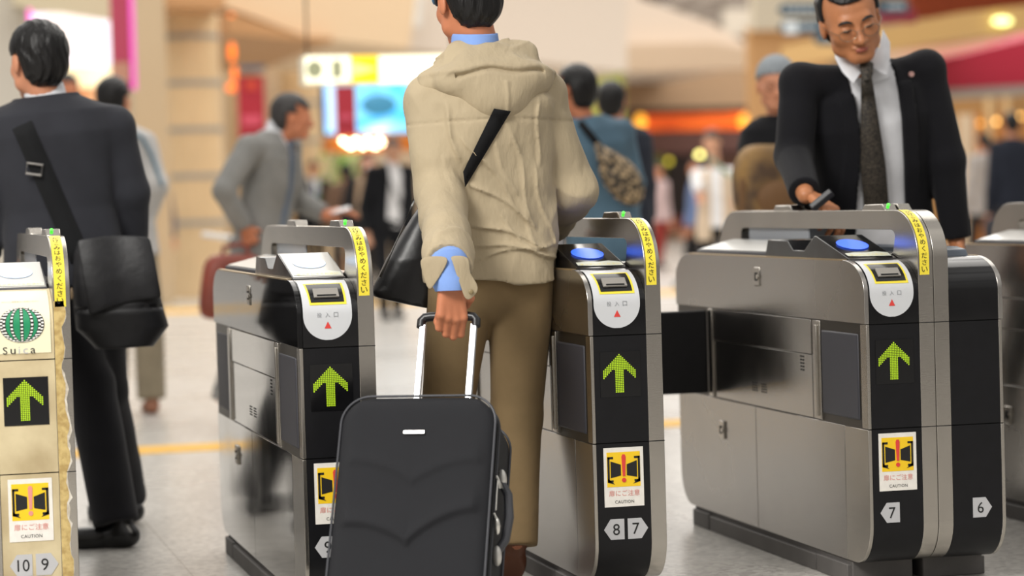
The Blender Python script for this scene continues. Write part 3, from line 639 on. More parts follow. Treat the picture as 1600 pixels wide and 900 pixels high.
d2 = dirsign(1217, 1290, 30, 54, 'second blue finger sign with a white square left of the leaning man', 26, 'l'); face('white_square', 1225, 1247, 33, 53, 25.98, mat('sign_square_white', 'dfe6ea', .5), d2, .01)
dirsign(1272, 1330, 52, 70, 'lowest blue finger sign half behind the leaning man', 26.4, 'l')
dirsign(1374, 1424, 0, 20, 'blue finger sign right of the head of the leaning man', 26)
slab('wall_maroon_strip', 1374, 1432, 14, 36, 27, .1, mat('maroon_panel', '8a2a38', .5), dz=at(1400, 36, 27)[2])
RAIL = mat('rust_slats', '8a3c1c', .5)
rl = thing('gallery_railing', 'rust brown slatted railing of the upper gallery, top right', 'railing', at(1520, 25, 34))
for k in range(22):
    xx = 1424 + k * 9.6; p0, p1 = at(xx, 30 - (xx - 1424) * .09, 34), at(xx, -45, 34)
    MB().box(p0[0] - .022, p0[0] + .022, 34, 34.06, p0[2], p1[2]).obj('slat', RAIL, rl, smooth=0)
a, b = at(1420, 32, 34.1), at(1640, 8, 34.1); MB().add([a, b, b + [0, 0, .6], a + [0, 0, .6], a + [0, .1, 0], b + [0, .1, 0], b + [0, .1, .6], a + [0, .1, .6]], [(0, 1, 2, 3), (7, 6, 5, 4), (0, 4, 5, 1), (2, 6, 7, 3)]).obj('backing_panel', mat('rust_panel', 'b0542c', .5), rl, smooth=0)
soffit('ceiling_eave', [(1376, 44), (1376, 80), (1500, 58), (1660, 42), (1660, 2), (1500, 20)], 33, 37, mat('ochre_eave', 'cfa86c', .6))
a = at(1566, 33, 32.9); MB().ell(a, (.15, .05, .055), 16, 8).obj('eave_lamp', mat('eave_lamp_glow', 'e9f29a', .4, emit=3)); o = bpy.data.objects['eave_lamp']; retop(o); tag(o, 'oval greenish white lamp under the right hand eave', 'lamp')
slab('wall_over_canopy', 1380, 1660, 60, 110, 38, .3, BEIP, dz=at(1500, 110, 38)[2])
cn = soffit('canopy', [(1474, 92), (1474, 140), (1660, 132), (1660, 40), (1600, 62)], 36.5, 38, AWN); del cn['kind']; retop(cn); tag(cn, 'crimson sloping canopy over the right hand shops', 'canopy')
soffit('ceiling_edge', [(1470, 140), (1470, 152), (1660, 142), (1660, 130)], 36.2, 38, mat('edge_grey', '9e9690', .5))
slab('wall_shop', 1440, 1900, 142, 420, 46, .3, mat('shop_tan', 'b58a55', .6, var=.15, vscale=.8), dz=0)
for i, (x0, x1, m_) in enumerate(((1508, 1524, BEIP), (1524, 1548, mat('shop_interior_amber', 'b5722c', .5, emit=.18)), (1552, 1572, mat('shop_interior_amber', 'b5722c', .5, emit=.18)), (1578, 1640, mat('shop_interior_warm', 'a8713c', .5, emit=.15)))):
    slab('door_%d' % (i + 1), x0, x1, 178, 345, 45.2 if i else 40, .25, m_, dz=0)
for x in (1548, 1575): slab('trim_5', x, x + 5, 150, 360, 44.9, .2, mat('shop_mullion', 'd8b98a', .5), dz=0)
# ------------------------------------------------------------------ sculpting: smooth distance fields turned into meshes
def snet(f, lo, hi, h, proj=2):
    lo = np.array(lo, float); hi = np.array(hi, float); K = 4
    n = np.maximum(2, np.ceil((hi - lo) / (h * K)).astype(int)); N = n * K + 1
    ax = [lo[i] + h * K * np.arange(n[i] + 1) for i in range(3)]
    G = np.stack(np.meshgrid(*ax, indexing='ij'), -1).reshape(-1, 3); cv = f(G).reshape(n + 1)
    near = np.abs(cv) < h * K * 2.3
    blk = np.zeros(n, bool)
    for a in (0, 1):
        for b in (0, 1):
            for c in (0, 1): blk |= near[a:n[0] + a, b:n[1] + b, c:n[2] + c]
    val = np.where(np.repeat(np.repeat(np.repeat(cv[:-1, :-1, :-1], K, 0), K, 1), K, 2) < 0, -1., 1.)
    val = np.pad(val, ((0, 1), (0, 1), (0, 1)), mode='edge')
    m = np.repeat(np.repeat(np.repeat(blk, K, 0), K, 1), K, 2); mm = np.zeros(N, bool)
    for a in (0, 1):
        for b in (0, 1):
            for c in (0, 1): mm[a:a + m.shape[0], b:b + m.shape[1], c:c + m.shape[2]] |= m
    idx = np.argwhere(mm); out = np.empty(len(idx))
    for s in range(0, len(idx), 400000): out[s:s + 400000] = f(lo + idx[s:s + 400000] * h)
    val[mm] = out
    sg = val < 0; A = N - 1
    cnt = np.zeros(A, int)
    for a in (0, 1):
        for b in (0, 1):
            for c in (0, 1): cnt += sg[a:A[0] + a, b:A[1] + b, c:A[2] + c]
    cells = np.argwhere((cnt > 0) & (cnt < 8))
    if not len(cells): return [], []
    ci = -np.ones(A, int); ci[tuple(cells.T)] = np.arange(len(cells))
    acc = np.zeros((len(cells), 3)); ct = np.zeros(len(cells))
    co_ = [(a, b, c) for a in (0, 1) for b in (0, 1) for c in (0, 1)]
    for p in co_:
        for ax_ in range(3):
            if p[ax_]: continue
            q = list(p); q[ax_] = 1
            v0 = val[tuple((cells + p).T)]; v1 = val[tuple((cells + q).T)]; k = (v0 < 0) != (v1 < 0)
            t = np.where(k, v0 / np.where(v0 == v1, 1, v0 - v1), 0)
            P = np.array(p, float)[None, :].repeat(len(cells), 0); P[:, ax_] += t
            acc[k] += P[k]; ct[k] += 1
    V = lo + (cells + acc / ct[:, None]) * h
    for _ in range(proj):
        d = f(V); e = h * .4; g = np.stack([f(V + np.eye(3)[i] * e) - d for i in range(3)], 1) / e
        l2 = np.maximum((g * g).sum(1), .25); st = (d / l2)[:, None] * g; ln = np.linalg.norm(st, axis=1)
        st *= np.minimum(1, h * .7 / np.maximum(ln, 1e-9))[:, None]; V = V - st
    F = []
    for ax_ in range(3):
        s0 = [slice(None)] * 3; s1 = [slice(None)] * 3; s0[ax_] = slice(0, -1); s1[ax_] = slice(1, None)
        ch = sg[tuple(s0)] != sg[tuple(s1)]; e = np.argwhere(ch); o1, o2 = [(1, 2), (2, 0), (0, 1)][ax_]
        e = e[(e[:, o1] > 0) & (e[:, o2] > 0) & (e[:, o1] < A[o1]) & (e[:, o2] < A[o2])]
        def cell(d1, d2): q = e.copy(); q[:, o1] -= d1; q[:, o2] -= d2; return ci[tuple(q.T)]
        Q = np.stack([cell(1, 1), cell(0, 1), cell(0, 0), cell(1, 0)], 1)
        neg = sg[tuple(e.T)]; Q = np.where(neg[:, None], Q, Q[:, ::-1]); F.append(Q[(Q >= 0).all(1)])
    return V, np.concatenate(F)
def smin(a, b, k):
    if k <= 0: return np.minimum(a, b)
    h = np.maximum(k - np.abs(a - b), 0) / k; return np.minimum(a, b) - h * h * k * .25
def cone(P, a, b, ra, rb):
    a = np.asarray(a, float); ab = np.asarray(b, float) - a; t = np.clip((P - a) @ ab / max(ab @ ab, 1e-12), 0, 1)
    return np.linalg.norm(P - a - t[:, None] * ab, axis=1) - (ra + (rb - ra) * t)
def ellip(P, c, r, R=None):
    q = P - np.asarray(c); q = q @ R if R is not None else q
    r = np.asarray(r, float); k0 = np.linalg.norm(q / r, axis=1); k1 = np.linalg.norm(q / (r * r), axis=1); return k0 * (k0 - 1) / np.maximum(k1, 1e-9)
def unit(v): v = np.asarray(v, float); return v / (np.linalg.norm(v) + 1e-12)
def rotv(v, k, a):
    k = unit(k); return v * math.cos(a) + np.cross(k, v) * math.sin(a) + k * (k @ v) * (1 - math.cos(a))
def frame(fw, up):
    """columns: right, forward, up"""
    u = unit(up); f = unit(fw - u * (np.asarray(fw) @ u)); return np.stack([np.cross(f, u), f, u], 1)
def smooth_obj(name, V, F, m, parent):
    me = bpy.data.meshes.new(name); L = np.array(parent['_w'][:]) if parent is not None else np.zeros(3)
    V = np.asarray(V) - L; F = np.asarray(F); n = len(F)
    me.vertices.add(len(V)); me.vertices.foreach_set('co', V.ravel()); me.loops.add(n * 4); me.loops.foreach_set('vertex_index', F.ravel().astype(np.int32))
    me.polygons.add(n); me.polygons.foreach_set('loop_start', np.arange(0, n * 4, 4, dtype=np.int32)); me.polygons.foreach_set('loop_total', np.full(n, 4, dtype=np.int32))
    me.update(calc_edges=True); me.validate(); me.shade_smooth(); me.materials.append(m)
    o = bpy.data.objects.new(name, me); C.objects.link(o); o.parent = parent; o['_w'] = list(map(float, L)); return o
def sculpt(name, f, pts, pad, h, m, parent, more=None, proj=2):
    pts = np.array(pts); V, F = snet(f, pts.min(0) - pad, pts.max(0) + pad, h, proj)
    for g, p2, pd2, h2 in (more or []):
        p2 = np.array(p2); v2, f2 = snet(g, p2.min(0) - pd2, p2.max(0) + pd2, h2, proj)
        if len(v2): F = np.concatenate([F, np.asarray(f2) + len(V)]); V = np.concatenate([V, v2])
    return smooth_obj(name, V, F, m, parent)
def hand_parts(wr, d, pn, ts, s=1., curl=(20, 25, 15), thumb=(25, 15), spread=3.5):
    """finger bones: wrist point, direction of the hand, palm normal, side of the thumb (vector), joint bends in degrees"""
    d = unit(d); pn = unit(pn - d * (np.asarray(pn) @ d)); ax = np.cross(d, pn); sd = unit(ax if ax @ np.asarray(ts) > 0 else -ax)
    wr = np.asarray(wr, float); palm = []; fing = []
    bend = np.cross(d, pn)     # turning d about this brings it towards the palm normal
    for i, (off, L, k) in enumerate(((.027, .088, 1.0), (.009, .091, 1.06), (-.009, .087, 1.0), (-.026, .080, .82))):
        b = wr + sd * off * .55 * s; kn = wr + d * L * s + sd * off * s; palm.append((b, kn, .0135 * s, .0118 * s))
        p = kn; dd = rotv(d, pn, math.radians(spread * (1.5 - i)) * (1 if np.cross(pn, d) @ sd > 0 else -1)); r = .0098 * s
        for j, (l, c_) in enumerate(zip((.043, .027, .022), curl)):
            dd = rotv(dd, bend, math.radians(c_ * (1 + .07 * (i - 1)))); q = p + dd * l * k * s; fing.append((i, p, q, r, r * .9)); p = q; r *= .9
    tb = wr + d * .022 * s + sd * .022 * s; td = unit(d * .62 + sd * .70 + pn * .30); p = tb; r = .0135 * s
    for j, (l, c_) in enumerate(zip((.036, .032, .026), (0,) + tuple(thumb))):
        td = rotv(td, np.cross(td, unit(-sd * .6 + pn * .8)), math.radians(c_)); q = p + td * l * s; fing.append((9, p, q, r, r * .87)); p = q; r *= .87
    return palm, fing
def hand_field(palm, fing):
    def f(P):
        d = None
        for a, b, r0, r1 in palm:
            c = cone(P, a, b, r0, r1); d = c if d is None else smin(d, c, .010)
        groups = {}
        for i, a, b, r0, r1 in fing:
            c = cone(P, a, b, r0, r1); groups[i] = c if i not in groups else smin(groups[i], c, .004)
        for i, c in groups.items(): d = smin(d, c, .006 if i != 9 else .012)
        return d
    return f
def head_field(c, R, s=1., face=True, fat=1.):
    rt, fw, up = R[:, 0], R[:, 1], R[:, 2]
    def L(x, y, z): return np.asarray(c) + (rt * x + fw * y + up * z) * s
    def f(P):
        d = ellip(P, L(0, -.008, .032), np.array([.077, .096, .088]) * s, R)
        d = smin(d, ellip(P, L(0, .022, -.030), np.array([.062 * fat, .070, .078]) * s, R), .03 * s)
        d = smin(d, cone(P, L(-.016, .070, -.086), L(.016, .070, -.086), .019 * s, .019 * s), .03 * s)
        d = smin(d, cone(P, L(-.046, .03, -.062), L(.046, .03, -.062), .020 * s, .020 * s), .03 * s)
        for k in (-1, 1):
            d = smin(d, ellip(P, L(k * .079, -.006, -.006), np.array([.009, .020, .032]) * s, R), .006 * s)
            d = np.maximum(d, -ellip(P, L(k * .089, .000, -.004), np.array([.005, .010, .018]) * s, R))
        if face:
            d = smin(d, cone(P, L(-.034, .080, .026), L(.034, .080, .026), .011 * s, .011 * s), .016 * s)
            d = smin(d, cone(P, L(0, .086, .010), L(0, .108, -.030), .0075 * s, .0125 * s), .014 * s)
            for k in (-1, 1):
                d = smin(d, ellip(P, L(k * .013, .098, -.033), np.array([.009, .010, .008]) * s, R), .008 * s)
                d = -smin(-d, ellip(P, L(k * .031, .101, .006), np.array([.017, .013, .0095]) * s, R), .012 * s)
                d = smin(d, ellip(P, L(k * .031, .080, .005), np.array([.015, .013, .010]) * s, R), .005 * s)
                d = smin(d, ellip(P, L(k * .044, .058, -.018), np.array([.020, .018, .018]) * s, R), .03 * s)
            d = smin(d, ellip(P, L(0, .086, -.0535), np.array([.025, .012, .0062]) * s, R), .006 * s)
            d = smin(d, ellip(P, L(0, .085, -.0640), np.array([.021, .012, .0065]) * s, R), .005 * s)
        return d
    return f, L
def ridges(P, seed, sc, dirv, stretch=3.):
    n = fold_noise(P, seed, sc, dirv, stretch); return np.clip(1 - np.abs(n) * 5.5, 0, 1) ** 1.5 * (.4 + .6 * (fold_noise(P, seed + 50, sc * .4) > 0))
def fold_noise(P, seed, sc, dirv=(0, 0, 1), stretch=2.5):
    rs = np.random.RandomState(seed); out = np.zeros(len(P)); dv = unit(dirv); Q = P - np.outer(P @ dv, dv) * (1 - 1 / stretch)
    for k in range(7):
        w_ = rs.normal(size=3); w_ /= np.linalg.norm(w_); fr = sc * rs.uniform(.6, 1.9)
        w2 = rs.normal(size=3); out += np.sin(Q @ w_ * fr + 1.1 * np.sin(P @ w2 * sc * .35 + rs.uniform(0, 6)) + rs.uniform(0, 6)) / 7
    return out
SKIN = mat('skin', 'c98a6a', .5, var=.06, vscale=14, spec=.4); SKINW = mat('skin_warm', 'c07a58', .5, var=.06, vscale=14, spec=.4)
SKINF = mat('skin_pale', 'd6a080', .5, var=.05, vscale=14)
HAIRK = mat('black_hair', '0d0b0b', .42, bump=.6, bscale=90, bstretch=(1, 1, .15), spec=.35); HAIRG = mat('greying_hair', '2e2a29', .5, bump=.5, bscale=90, bstretch=(1, 1, .2))
SHOEK = mat('black_shoe_leather', '101012', .3)
def cloth(name, col, **k):
    a = dict(rough=.85, bump=.25, bscale=420, var=.08, vscale=9, sheen=.05, spec=.25); a.update(k); return mat(name, col, **a)
def shoe(name, ank, d, m, parent, h=.009, lift=0., pitch=0.):
    d = unit([d[0], d[1], 0]); sd = np.array([d[1], -d[0], 0]); up = np.array([0, 0, 1.]); ank = np.asarray(ank, float)
    hd = rotv(d, sd, math.radians(-pitch)); hu = rotv(up, sd, math.radians(-pitch)); z0 = lift
    base = np.array([ank[0], ank[1], z0]) - hd * .045
    toe = base + hd * .235
    if pitch: 
        k_ = .02 - min(0, (base + hd * .235)[2]); base = base + up * max(0, -toe[2] + .0); toe = base + hd * .235
    def f(P):
        a = cone(P, base + hu * .04, base + hd * .19 + hu * .028, .038, .034)
        a = smin(a, ellip(P, base + hd * .165 + hu * .025, (.046, .075, .034), np.stack([sd, hd, hu], 1)), .03)
        a = smin(a, cone(P, base + hd * .035 + hu * .05, base + hd * .02 + hu * .115, .037, .036), .03)
        return np.maximum(a, -((P - base) @ hu) )
    pts = [base + hd * .0 - sd * .05, base + hd * .24 + sd * .05, base + hu * .14, base - hu * .01]
    return sculpt(name, f, pts, .045, h, m, parent)
SUIT = [(-.16, .196, .125, 0), (0., .188, .118, 0), (.30, .172, .108, 0), (.55, .188, .118, .0), (.78, .205, .122, -.01), (.92, .185, .105, -.015), (1.02, .10, .07, -.01)]
def person(label, J, fw, hfw=None, jacket='suit', jm=None, tm=None, skin=None, hair='short', hm=None, group=None, h=.012, s=1., table=SUIT, sleeve=(.064, .054, .042),
           opening=None, shirt=None, tie=None, folds=(.006, 16, 1), hands=(True, True), hand_kw=({}, {}), headroll=0., headpitch=0., shoes=None, foot=None, legr=(.088, .066, .052),
           face=True, hem=-.16, extra_jacket=None, name='person', hh=None, feet_kw=({}, {}), fat=1., nolegs=False, hairf=None, lapel=.0, wrist_out=.0, collar=None, arm_k=.028, hs=None, leg_k=.035):
    J = {k: np.asarray(v, float) for k, v in J.items()}; skin = skin or SKIN; hm = hm or HAIRK
    A, B = J['sA'], J['sB']; hip, neck = J['hip'], J['neck']; up = unit(neck - hip); Lt = np.linalg.norm(neck - hip)
    rt = unit(B - A - up * ((B - A) @ up)); fw = np.asarray(fw, float); fwd = np.cross(up, rt); fwd = fwd if fwd @ fw > 0 else -fwd
    root = thing(name, label, 'person', ((hip[0]), (hip[1]), 0), group)
    tt = np.array([t[0] for t in table]); hw = np.array([t[1] for t in table]) * s; hd = np.array([t[2] for t in table]) * s; oc = np.array([t[3] for t in table])
    def tors(P, off=0., lo=None, hi=1.03):
        q = P - hip; t = (q @ up) / Lt; a = q @ rt; b = q @ fwd
        w_ = np.interp(t, tt, hw) + off; d_ = np.interp(t, tt, hd) + off; b = b - np.interp(t, tt, oc)
        k = (np.abs(a / w_) ** 2.4 + np.abs(b / d_) ** 2.4) ** (1 / 2.4); d = (k - 1) * np.minimum(w_, d_) * 1.05
        return np.maximum(d, np.maximum(((hem if lo is None else lo) - t) * Lt, (t - hi) * Lt))
    r0, r1, r2 = sleeve
    def sleeves(P, off=0.):
        d = None
        for sh, el, wr in ((A, J['eA'], J['wA']), (B, J['eB'], J['wB'])):
            wq = wr + unit(wr - el) * wrist_out
            c = smin(cone(P, sh, el, r0 + off, r1 + off), cone(P, el, wq, r1 + off, r2 + off), .02)
            c = np.maximum(c, (P - wq) @ unit(wr - el) - .0)
            c = np.minimum(c, 9); d = c if d is None else np.minimum(d, c)
            g_ = cone(P, neck - up * .045, sh + up * .004, .062 + off, r0 * .96 + off); d = smin(d, g_, .03)
        return d
    fa, fs_, fd = folds
    def jf(P):
        d = smin(tors(P), sleeves(P), arm_k)
        if extra_jacket: d = extra_jacket(P, d, dict(up=up, rt=rt, fwd=fwd, hip=hip, neck=neck, Lt=Lt))
        if fa: 
            d = d - fa * fold_noise(P, fd, fs_, unit(up * .5 + rt * .8), 2.5) - fa * .6 * fold_noise(P, fd + 5, fs_ * 1.7, unit(up * .6 - rt * .8), 3)
        if opening:
            q = P - hip; t = (q @ up) / Lt; a = q @ rt; b = q @ fwd; wv = np.interp(t, [o[0] for o in opening], [o[1] for o in opening]); cv = np.interp(t, [o[0] for o in opening], [o[2] for o in opening])
            if lapel: d = d - lapel * ((np.abs(a - cv) < wv + .055) & (b > 0) & (t > .35) & (t < .95)) * np.clip((t - .35) * 6, 0, 1)
            wd = np.maximum(np.abs(a - cv) - wv, -b + .02); d = np.maximum(d, -wd)
        return d
    allp = [A, B, J['eA'], J['eB'], J['wA'], J['wB'], neck, hip + up * hem * Lt + rt * .15, hip + up * hem * Lt - rt * .15, hip + fwd * .12, hip - fwd * .12]
    if jm: sculpt('jacket', jf, allp, .13, h, jm, root)
    if shirt:
        def sf(P):
            d = smin(tors(P, -.012, -.1), sleeves(P, -.016), .02)
            return smin(d, cone(P, neck - up * .06, neck + up * .045, .068, .060), .02)
        sculpt('shirt', sf, allp, .10, h, shirt, root)
    # trousers
    hA, hB = hip - rt * .088 * s - up * .03, hip + rt * .088 * s - up * .03
    l0, l1, l2 = legr
    def tf(P):
        d = ellip(P, hip - up * .02, (.158 * s, .112 * s, .13), np.stack([rt, fwd, up], 1))
        for a, k, n_ in ((hA, J['kA'], J['aA']), (hB, J['kB'], J['aB'])):
            d = smin(d, cone(P, a, k, l0, l1), leg_k); c = cone(P, k, n_, l1, l2); c = np.maximum(c, (P - n_) @ unit(n_ - k) - .02); d = smin(d, c, .02)
        d = d - .004 * fold_noise(P, fd + 9, 22, (0, 0, 1), 2) if h < .016 else d
        return np.maximum(d, (P - hip) @ up - .10)
    lp = [J['kA'], J['kB'], J['aA'], J['aB'], hip + rt * .1, hip - rt * .1, hip + up * .1]
    if tm and not nolegs: sculpt('trousers', tf, lp, .12, h * 1.15, tm, root)
    # body
    hc = J['head']; hR = frame(hfw if hfw is not None else fw, (0, 0, 1)); R = hR.copy()
    if headpitch or headroll:
        r_, f_, u_ = R[:, 0], R[:, 1], R[:, 2]; f_ = rotv(f_, r_, math.radians(headpitch)); u_ = rotv(u_, r_, math.radians(headpitch))
        r_, u_ = rotv(r_, f_, math.radians(headroll)), rotv(u_, f_, math.radians(headroll)); R = np.stack([r_, f_, u_], 1)
    hs = hs or s; hf, HL = head_field(hc, R, hs, face, fat)
    nb = neck - up * .05
    hp = []; more = []
    for i, (el, wr) in enumerate(((J['eA'], J['wA']), (J['eB'], J['wB']))):
        kw = dict(hand_kw[i]); hdn = kw.pop('d', unit(wr - el)); pn = kw.pop('pn', fwd if i == 0 else fwd); ts = kw.pop('ts', fwd); wv = kw.pop('w', wr)
        sz = kw.pop('s', s); pl_, fg_ = hand_parts(wv, hdn, pn, ts, sz, **kw); hp.append((pl_, fg_)); hpts = [q for p in pl_ for q in p[:2]] + [q for p in fg_ for q in p[1:3]]
        if hands[i]: more.append((hand_field(pl_, fg_), hpts, .02, max(.0028, (hh or h) * .3)))
    def bf(P):
        d = tors(P, -.03, -.05, .95)
        for sh, el, wr in ((A, J['eA'], J['wA']), (B, J['eB'], J['wB'])):
            d = smin(d, smin(cone(P, sh, el, .045, .036), cone(P, el, wr, .038, .027), .01), .03)
            d = smin(d, cone(P, wr - unit(wr - el) * .01, wr + unit(wr - el) * .028, .028, .027), .01) if hands[0] else d
        if not nolegs:
            for a, k, n_ in ((hA, J['kA'], J['aA']), (hB, J['kB'], J['aB'])): d = smin(d, smin(cone(P, a, k, .07, .048), cone(P, k, n_, .048, .032), .01), .03)
        d = smin(d, cone(P, nb, hc - R[:, 2] * .055 * s - R[:, 1] * .012 * s, .060, .055), .03)
        return smin(d, hf(P), .02)
    def nf(P): return smin(cone(P, nb, hc - R[:, 2] * .055 * s - R[:, 1] * .012 * s, .060, .055), hf(P), .02)
    more.append((nf, [hc], .165 * s, h * .34 if face else h * .5))
    bp = allp + ([] if nolegs else lp)
    def bcut(P): return np.maximum(bf(P), (P - hc) @ R[:, 2] + .11 * s)
    sculpt('body', bcut, bp, .10, h * 1.2, skin, root, more)
    # hair
    if hair:
        def haf(P):
            q = (P - hc) @ R / hs; x, y, z = q[:, 0], q[:, 1], q[:, 2]
            d = ellip(P, HL(0, -.012, .038), np.array([.089, .104, .094]) * hs, R)
            d = smin(d, ellip(P, HL(0, -.045, -.018), np.array([.074, .062, .075]) * hs, R), .03)
            d = d - .0016 * np.sin(x * 230 + 3 * np.sin(z * 40)) * np.clip(-y * 20 + .6, .3, 1) - .0022 * fold_noise(P, fd + 3, 90, (0, 0, 1), 3)
            line = {'short': .050, 'fringe': .028, 'receding': .085, 'high': .076}.get(hair, .05)
            # open the face: in front of the ears below the hairline
            cut = np.minimum(y - (.018 - .30 * (z - .03)), (line + .35 * np.maximum(0, .075 - y)) - z)
            d = np.maximum(d, cut * .8)
            # above the ear
            ear = np.minimum(np.minimum(y + .035, .022 - z), np.abs(x) - .045); d = np.maximum(d, ear) if hair != 'long' else d
            if hair == 'long': d = smin(d, np.maximum(ellip(P, HL(0, -.04, -.07), np.array([.09, .07, .14]) * s, R), y - .03), .02)
            return np.maximum(d, -(z + (.088 if hair != 'long' else .2)))
        sculpt('hair', hairf or haf, [hc], .16 * s, h * .42, hm, root)
    if shoes:
        fd_ = foot or (fwd[:2],) * 2
        for i, k in enumerate(('aA', 'aB')):
            shoe('shoe', J[k], fd_[i], shoes, root, h=max(.008, h * .8), **feet_kw[i])
    return root, dict(up=up, rt=rt, fwd=fwd, hip=hip, neck=neck, Lt=Lt, HL=HL, R=R, jf=jf, tors=tors, hp=hp, table=(tt, hw, hd, oc))
# ------------------------------------------------------------------ the man in the beige jacket
TANJ = cloth('beige_jacket_cotton', 'ac9d82', var=.05, rough=.8, bump=.7, bscale=16, bstretch=(1.6, 1, .7), vscale=5, detail=6)
KHAKI = cloth('khaki_trouser_cotton', '8b7554', bump=.2, bscale=18)
BLUSH = cloth('light_blue_shirt', '7f9fdc', bump=.1)
YM = 7.15
def hoodjacket(P, d, k):
    up, rt, fwd, hip, neck, Lt = k['up'], k['rt'], k['fwd'], k['hip'], k['neck'], k['Lt']
    q = P - neck; a = q @ rt; b = q @ fwd; z = q @ up
    # deep hem folds and pulls running down from the armpits
    def ridge(u0, v0, du, dv, L, w_, amp):
        """crease on the back: centre line from u0,v0 along du,dv (rt, up)"""
        n = np.array([-dv, du]) / math.hypot(du, dv); t_ = np.array([du, dv]) / math.hypot(du, dv)
        x = (a - u0) * n[0] + (z - v0) * n[1] + .008 * np.sin(((a - u0) * t_[0] + (z - v0) * t_[1]) * 26 + u0 * 50); y = ((a - u0) * t_[0] + (z - v0) * t_[1]) / L
        x = x / w_; return 1.5 * amp * np.where(x > 0, np.exp(-x * 1.1), np.exp(-(x * 1.9) ** 2)) * np.clip(1 - np.abs(y * 2 - 1), 0, .35) / .35 * (b < .05)
    for args in ((-.12, -.20, .25, -.32, .30, .012, .007), (-.02, -.22, .12, -.30, .36, .012, .006), (.04, -.20, .07, -.33, .32, .010, .006), (-.10, -.34, .30, -.20, .26, .010, .007),
                 (-.10, -.46, .35, -.12, .28, .010, .008), (-.10, -.52, .35, -.06, .30, .009, .008), (-.08, -.57, .30, .05, .26, .008, .006), (-.02, -.42, .25, -.30, .24, .009, .006),
                 (.10, -.30, .08, -.30, .28, .010, .006), (-.15, -.12, .06, -.28, .18, .010, .008), (.13, -.12, -.02, -.3, .2, .010, .006)):
        d = d - ridge(*args)
    d = d - .0065 * ridges(P, 61, 15, unit(up * .55 - rt * .8), 3.2) - .005 * ridges(P, 67, 24, unit(up * .2 + rt), 3)
    # yoke seam
    d = d + .0035 * np.exp(-((z + .175 + .04 * np.abs(a)) / .004) ** 2) * (b < 0)
    return d
JM = dict(hip=at(768, 425, YM), neck=at(757, 92, YM), sA=at(673, 158, YM), sB=at(842, 150, YM), eA=at(688, 300, YM - .06), wA=at(700, 428, 6.93), eB=at(893, 296, YM + .02), wB=at(862, 350, YM + .24),
          head=at(731, 3, YM + .02), kA=at(698, 650, YM + .10), aA=at(716, 850, YM + .30), kB=at(806, 652, YM + .04), aB=at(806, 842, YM - .03))
MTAB = [(-.06, .192, .13, 0), (.1, .188, .128, 0), (.35, .176, .118, 0), (.6, .19, .125, -.01), (.8, .195, .125, -.015), (.92, .17, .105, -.02), (1.02, .09, .07, -.01)]
# the case it pulls: frame first, the hand follows from it
cy = math.radians(25); cf = np.array([math.sin(cy), math.cos(cy), 0]); cr = np.array([math.cos(cy), -math.sin(cy), 0]); ln = math.radians(27)
cu = cf * math.sin(ln) + np.array([0, 0, 1]) * math.cos(ln); cb = np.cross(cu, cr); cb = cb if cb @ cf > 0 else -cb     # cb: from the front panel to the back
CW, CH, CD = .402, .655, .245
ctop = at(655, 617, 6.40); c0 = ctop - cu * CH                     # bottom middle of the front panel
def cs(x, y, z): return c0 + cr * x + cb * y + cu * z            # x across, y depth, z up along the case
grip = cs(0, .155, 1.0)
for _ in range(30):                                              # grip height: where the photograph shows the hand
    pass
HZ = .942
PX = .022
gc = cs(PX, .165, HZ)
palm0 = gc + np.array([0, 0, .075]) + cb * -.0
hk = dict(w=gc + np.array([.002, -.022, .105]), d=np.array([0.0, -.04, -1]), pn=np.array([-.1, .99, -.05]), ts=np.array([1., 0, 0]), curl=(28, 88, 70), thumb=(55, 45), spread=-1., s=1.16)
JM['wA'] = gc + np.array([.004, .0, .140])
man, mk = person('man seen from behind in a beige hooded jacket and khaki trousers pulling the black suitcase', JM, (0, 1, 0), hfw=(-.20, .97, 0), hs=1.07, jm=TANJ, tm=KHAKI, skin=SKINW, hair='short',
    table=MTAB, sleeve=(.070, .070, .058), folds=(.015, 19, 4), h=.006, arm_k=.010, leg_k=.015, hem=-.028, extra_jacket=hoodjacket, hand_kw=(hk, dict(pn=(0, -.2, -1), ts=(-1, 0, 0))), shoes=mat('brown_shoe', '6e4028', .5),
    legr=(.098, .074, .064), hh=.008, feet_kw=({}, dict(pitch=38, lift=.0)), foot=((0, 1), (.05, 1)), headpitch=-14, wrist_out=-.012)
up, rt, fwd, neck = mk['up'], mk['rt'], mk['fwd'], mk['neck']
